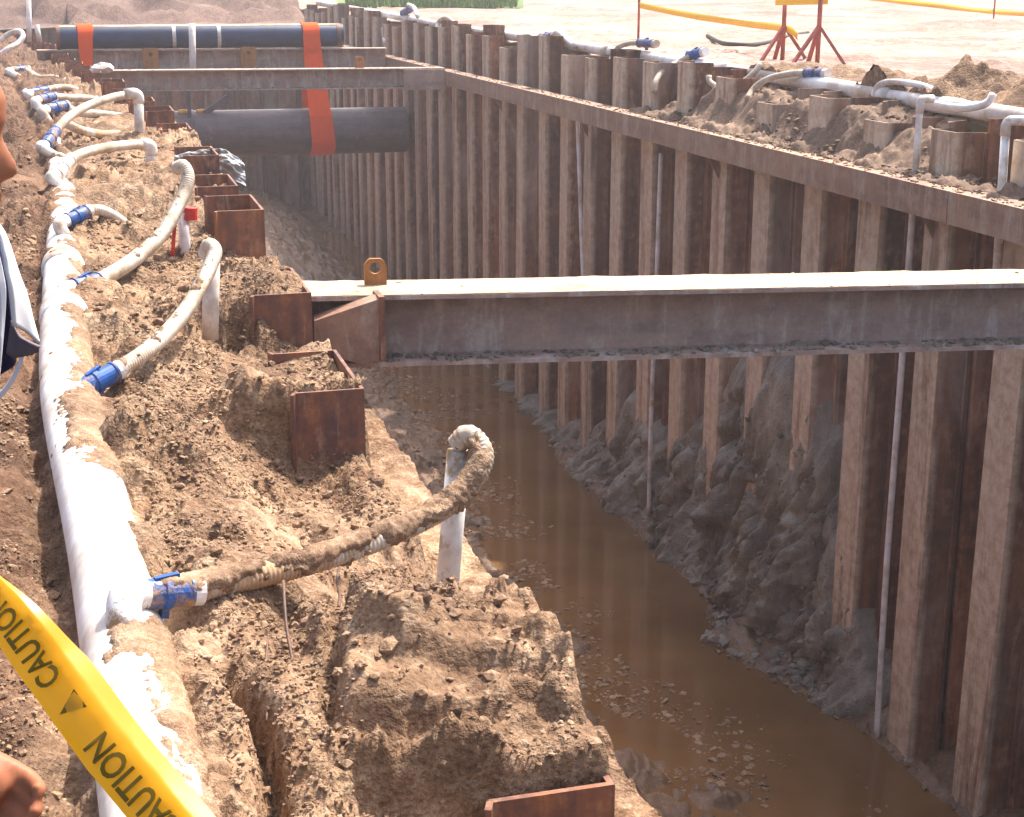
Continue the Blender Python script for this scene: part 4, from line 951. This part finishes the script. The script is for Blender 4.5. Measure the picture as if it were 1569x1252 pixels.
tape_text('CAUTION', s_at(88, 1050, 1.55), .028, .120, 'lettering')
tape_text('CAUTION', s_at(285, 1268, 1.42), .031, .135, 'lettering')
p, d_, e, nn = tframe(s_at(120, 1080, 1.53)); c_ = p + nn * .0032
b = MB(); b.add([c_ + d_*.012 + e*.014, c_ - d_*.012 + e*.014, c_ - e*.014], [(0, 1, 2)]); b.build('triangle_mark', M['tape_ink'], ct)

# ================================================================== PERSON AT THE LEFT EDGE
gz_ = bank_at(-.62, 2.2)
pe = thing('person', 'person leaning in at the left edge in a dark shirt and open white jacket', 'person', (-.6, 2.15, gz_))
body = MB()
def loft(mb, rings, seg=28, cap=True):
    """rings: (centre, front vector, side vector) -> closed skin"""
    base = len(mb.v)
    for c, f, s in rings:
        c, f, s = Vector(c), Vector(f), Vector(s)
        for k in range(seg):
            a = 2*math.pi*k/seg; mb.v.append(tuple(c + f*math.cos(a) + s*math.sin(a)))
    for i in range(len(rings) - 1):
        for k in range(seg):
            a = base + i*seg + k; b = base + i*seg + (k+1) % seg; mb.f.append((a, b, b+seg, a+seg))
    if cap: mb.f.append(tuple(base + k for k in range(seg))[::-1]); mb.f.append(tuple(base + (len(rings)-1)*seg + k for k in range(seg)))
YP = 2.13; lean = Vector((.52, 0, .85)).normalized(); fw = Vector((.85, 0, -.52)); sd_ = Vector((0, 1, 0))
hip = Vector((-.66, YP, .90 + gz_ * .5)); 
torso = [(0, .10, .15), (.10, .115, .165), (.22, .105, .15), (.34, .12, .165), (.44, .12, .175), (.50, .09, .15), (.53, .06, .07), (.60, .055, .058)]
loft(body, [(hip + lean * h_, fw * a, sd_ * b) for h_, a, b in torso])
HC = Vector((-.196, YP - .01, 1.405)); hf = Vector((.985, -.06, -.12)).normalized(); hu = Vector((.12, 0, .99)).normalized(); hs = hu.cross(hf).normalized(); SEG = 48
hz = np.linspace(-.128, .125, 52); base = len(body.v)
zk = [-.128, -.118, -.10, -.085, -.07, -.05, -.035, -.01, .01, .03, .06, .09, .11, .125]
fr = [.045, .078, .088, .084, .089, .086, .088, .089, .088, .096, .095, .080, .055, .012]
bk = [.03, .04, .05, .06, .07, .085, .09, .095, .10, .105, .103, .09, .06, .012]; wd_ = [.03, .045, .055, .06, .064, .068, .071, .074, .076, .077, .074, .062, .042, .01]
for z in hz:
    f_, b_, w_ = np.interp(z, zk, fr), np.interp(z, zk, bk), np.interp(z, zk, wd_)
    for k in range(SEG):
        a = 2*math.pi*k/SEG; ca, sa = math.cos(a), math.sin(a); r_ = f_ if ca > 0 else b_; x_ = r_ * ca; y_ = w_ * sa
        aa = (a + math.pi) % (2*math.pi) - math.pi
        if ca > 0:
            nz = np.interp(z, [-.055, -.045, -.038, -.025, .0, .02], [0, .020, .030, .024, .008, 0]); x_ += nz * math.exp(-(y_ / .014) ** 2)
            lp = .009 * math.exp(-((z + .066) / .006) ** 2) + .009 * math.exp(-((z + .081) / .006) ** 2); x_ += lp * math.exp(-(y_ / .022) ** 2)
            x_ -= .012 * math.exp(-((abs(y_) - .032) / .013) ** 2 - ((z - .004) / .012) ** 2)
        body.v.append(tuple(HC + hf * x_ + hs * y_ + hu * z))
for i in range(len(hz) - 1):
    for k in range(SEG):
        a = base + i*SEG + k; b = base + i*SEG + (k+1) % SEG; body.f.append((a, b, b+SEG, a+SEG))
body.f.append(tuple(base + k for k in range(SEG))[::-1]); body.f.append(tuple(base + (len(hz)-1)*SEG + k for k in range(SEG)))
body.tube([HC - hu*.07 - hf*.03, hip + lean*.56 - fw*.0], [.052, .058], 20)
for s in (-1, 1):                                                                       # ears
    body.tube([HC + hs*s*.07 - hf*.005 + hu*.025, HC + hs*s*.083 - hf*.014 + hu*.012, HC + hs*s*.082 - hf*.012 - hu*.012, HC + hs*s*.07 - hu*.03], [.009, .014, .012, .007], 10)
for s in (-1, 1):                                                                       # legs
    hpj = hip + sd_*s*.09 - lean*.01; kn = Vector((-.52, YP + s*.11, .47)); an = Vector((-.64, YP + s*.12, gz_ + .09)); body.tube(smooth_path([hpj, kn, an], 8), [.088]*3 + [.08]*5 + [.058] + [.056]*4 + [.045]*4, 18)
    body.tube([an - Vector((.05, 0, .03)), an + Vector((.06, 0, -.04)), an + Vector((.15, 0, -.06))], [.042, .042, .03], 14)
shR = hip + lean*.46 - sd_*.18; elR = Vector((-.44, 1.74, .98)); wrR = Vector((-.21, 1.63, .765))
body.tube(smooth_path([shR, elR, wrR], 8), [.058]*4 + [.05]*5 + [.044]*3 + [.036]*3 + [.029]*2, 16)
shL = hip + lean*.46 + sd_*.18; elL = Vector((-.52, 2.42, .95)); wrL = Vector((-.36, 2.40, .74)); body.tube(smooth_path([shL, elL, wrL], 8), [.058]*4 + [.05]*5 + [.044]*3 + [.036]*3 + [.029]*2, 16)
def hand(mb, w, d_, palm, side, curl=.6):
    """palm box rounded, four unequal bent fingers and a thumb leaving the side of the palm"""
    d_, palm, side = Vector(d_).normalized(), Vector(palm).normalized(), Vector(side).normalized(); w = Vector(w)
    mb.tube([w - d_*.01, w + d_*.03, w + d_*.07, w + d_*.09], [.027, .030, .034, .026], 14)
    for k, (o_, ln) in enumerate(((-.030, .068), (-.010, .078), (.010, .074), (.029, .060))):
        a = w + d_*.08 + side*o_; b = a + d_*ln*.42 + palm*ln*.10*curl; c = b + d_*ln*.22 + palm*ln*.28*curl*1.4; e = c + d_*ln*.02 + palm*ln*.26*curl*1.5
        mb.tube(smooth_path([a - d_*.025, a, b, c, e], 4), [.0105]*9 + [.0095]*4 + [.0085]*3 + [.007], 10)
    a = w + d_*.03 - side*.026; mb.tube(smooth_path([a, a - side*.028 + d_*.022 + palm*.012, a - side*.034 + d_*.055 + palm*.026], 4), [.014]*4 + [.0115]*4 + [.009], 10)
hd_ = (Vector((-.042, 1.56, .665)) - wrR).normalized()
sdR = Vector((.55, .1, .75)); sdR = (sdR - hd_ * sdR.dot(hd_)).normalized()
hand(body, wrR, hd_, hd_.cross(sdR), sdR); hand(body, wrL, (.3, -.05, -.95), (-1, 0, -.3), (0, 1, 0))
bo = body.build('body', M['skin'], pe, smooth=True)
rm = bo.modifiers.new('one_skin', 'REMESH'); rm.mode = 'VOXEL'; rm.voxel_size = .0052; rm.use_smooth_shade = True
sm = bo.modifiers.new('smooth', 'SMOOTH'); sm.factor = .5; sm.iterations = 3
hair = MB(); loft(hair, [(HC + hu*z - hf*(.012 + max(0, .06 - z) * .75), hf * np.interp(z, zk, fr) * 1.04 * (1 if z > .07 else .55), hs * np.interp(z, zk, wd_) * 1.10) for z in np.linspace(.0, .128, 14)]); hair.build('hair', M['hair'], pe, smooth=True)
shirt = MB(); loft(shirt, [(hip + lean*h_, fw * (a + .018), sd_ * (b + .016)) for h_, a, b in torso[:6]] + [(hip + lean*.535, fw*.075, sd_*.09)])
shirt.tube(smooth_path([shR, elR], 8)[:6], .072, 16); shirt.tube(smooth_path([shL, elL], 8)[:6], .072, 16); shirt.build('shirt', M['navy_cloth'], pe, smooth=True)
tr_ = MB()
for s in (-1, 1):
    hpj = hip + sd_*s*.09 + lean*.02; kn = Vector((-.52, YP + s*.11, .47)); an = Vector((-.64, YP + s*.12, gz_ + .09)); tr_.tube(smooth_path([hpj, kn, an], 8), [.108]*3 + [.096]*5 + [.076] + [.074]*4 + [.07]*4, 18)
    MB().tube([an - Vector((.07, 0, .04)), an + Vector((.06, 0, -.04)), an + Vector((.17, 0, -.055))], [.055, .054, .036], 14).build('boot', M['boot'], pe, smooth=True)
tr_.build('trousers', M['grey_cloth'], pe, smooth=True)
# open jacket front hanging forward from the shoulder: curved cloth with a free lower corner
def cloth_panel(name, rows_, m, th=.005):
    A = [smooth_path(r_, 8) for r_ in rows_]; n = len(A[0]); mb = MB()
    cols = [smooth_path([A[k][i] for k in range(len(A))], 6) for i in range(n)]
    for c in cols: mb.v += [tuple(p) for p in c]
    q_ = len(cols[0]); mb.f = [(i*q_+j, (i+1)*q_+j, (i+1)*q_+j+1, i*q_+j+1) for i in range(n-1) for j in range(q_-1)]
    o = mb.build(name, m, pe, smooth=True); s_ = o.modifiers.new('thick', 'SOLIDIFY'); s_.thickness = th; return o
J = lambda u, v, y: px(u, v, Y=y)
cloth_panel('jacket_front', [[J(-30, 325, 2.05), J(0, 352, 2.03), J(8, 385, 2.02), J(12, 410, 2.02), J(18, 440, 2.02), J(24, 500, 2.03)],
                             [J(-20, 325, 2.09), J(6, 352, 2.07), J(22, 395, 2.06), J(32, 435, 2.06), J(40, 470, 2.06), J(40, 508, 2.06)],
                             [J(-12, 325, 2.13), J(10, 360, 2.10), J(27, 410, 2.09), J(42, 450, 2.09), J(52, 490, 2.08), J(62, 526, 2.07)]], M['white_cloth'])
cloth_panel('jacket_back', [[J(-60, 330, 2.0), J(-20, 370, 1.98), J(-4, 420, 1.97), J(2, 470, 1.97), J(4, 520, 1.97)], [J(-50, 330, 2.0), J(-10, 370, 1.98), J(6, 420, 1.975), J(9, 470, 1.975), J(-2, 600, 1.98)]], M['white_cloth'])
cloth_panel('jacket_lining', [[J(18, 490, 2.10), J(30, 512, 2.10), J(45, 522, 2.09), J(63, 530, 2.08)], [J(10, 540, 2.11), J(24, 548, 2.11), J(36, 545, 2.10), J(58, 535, 2.09)]], M['grey_cloth'])
cloth_panel('jacket_hem', [[J(32, 540, 2.1), J(24, 565, 2.1), J(8, 592, 2.1), J(-20, 620, 2.1)], [J(38, 543, 2.1), J(30, 568, 2.1), J(14, 596, 2.1), J(-14, 626, 2.1)]], M['white_cloth'])
cloth_panel('shirt_front', [[J(-40, 350, 2.14), J(-10, 400, 2.12), J(2, 470, 2.12), J(0, 575, 2.13)], [J(-30, 350, 2.15), J(4, 395, 2.13), J(16, 470, 2.12), J(22, 560, 2.13)], [J(-20, 350, 2.18), J(12, 395, 2.17), J(24, 470, 2.16), J(26, 545, 2.16)]], M['navy_cloth'])

# ================================================================== HAZE
hz_m = bpy.data.materials.new('haze'); hz_m.use_nodes = True; ht = hz_m.node_tree; ht.nodes.clear()
ho = ht.nodes.new('ShaderNodeOutputMaterial'); hv_ = ht.nodes.new('ShaderNodeVolumePrincipled'); hv_.inputs['Color'].default_value = (.93, .88, .90, 1); hv_.inputs['Density'].default_value = .0024; hv_.inputs['Anisotropy'].default_value = .45
ht.links.new(hv_.outputs[0], ho.inputs['Volume'])
mb = MB(); mb.box((-905, -25, -8.2), (905, 1405, 7.0))
tag(mb.build('haze', hz_m), 'thin bright haze in the air over the trench', 'haze', kind='stuff')
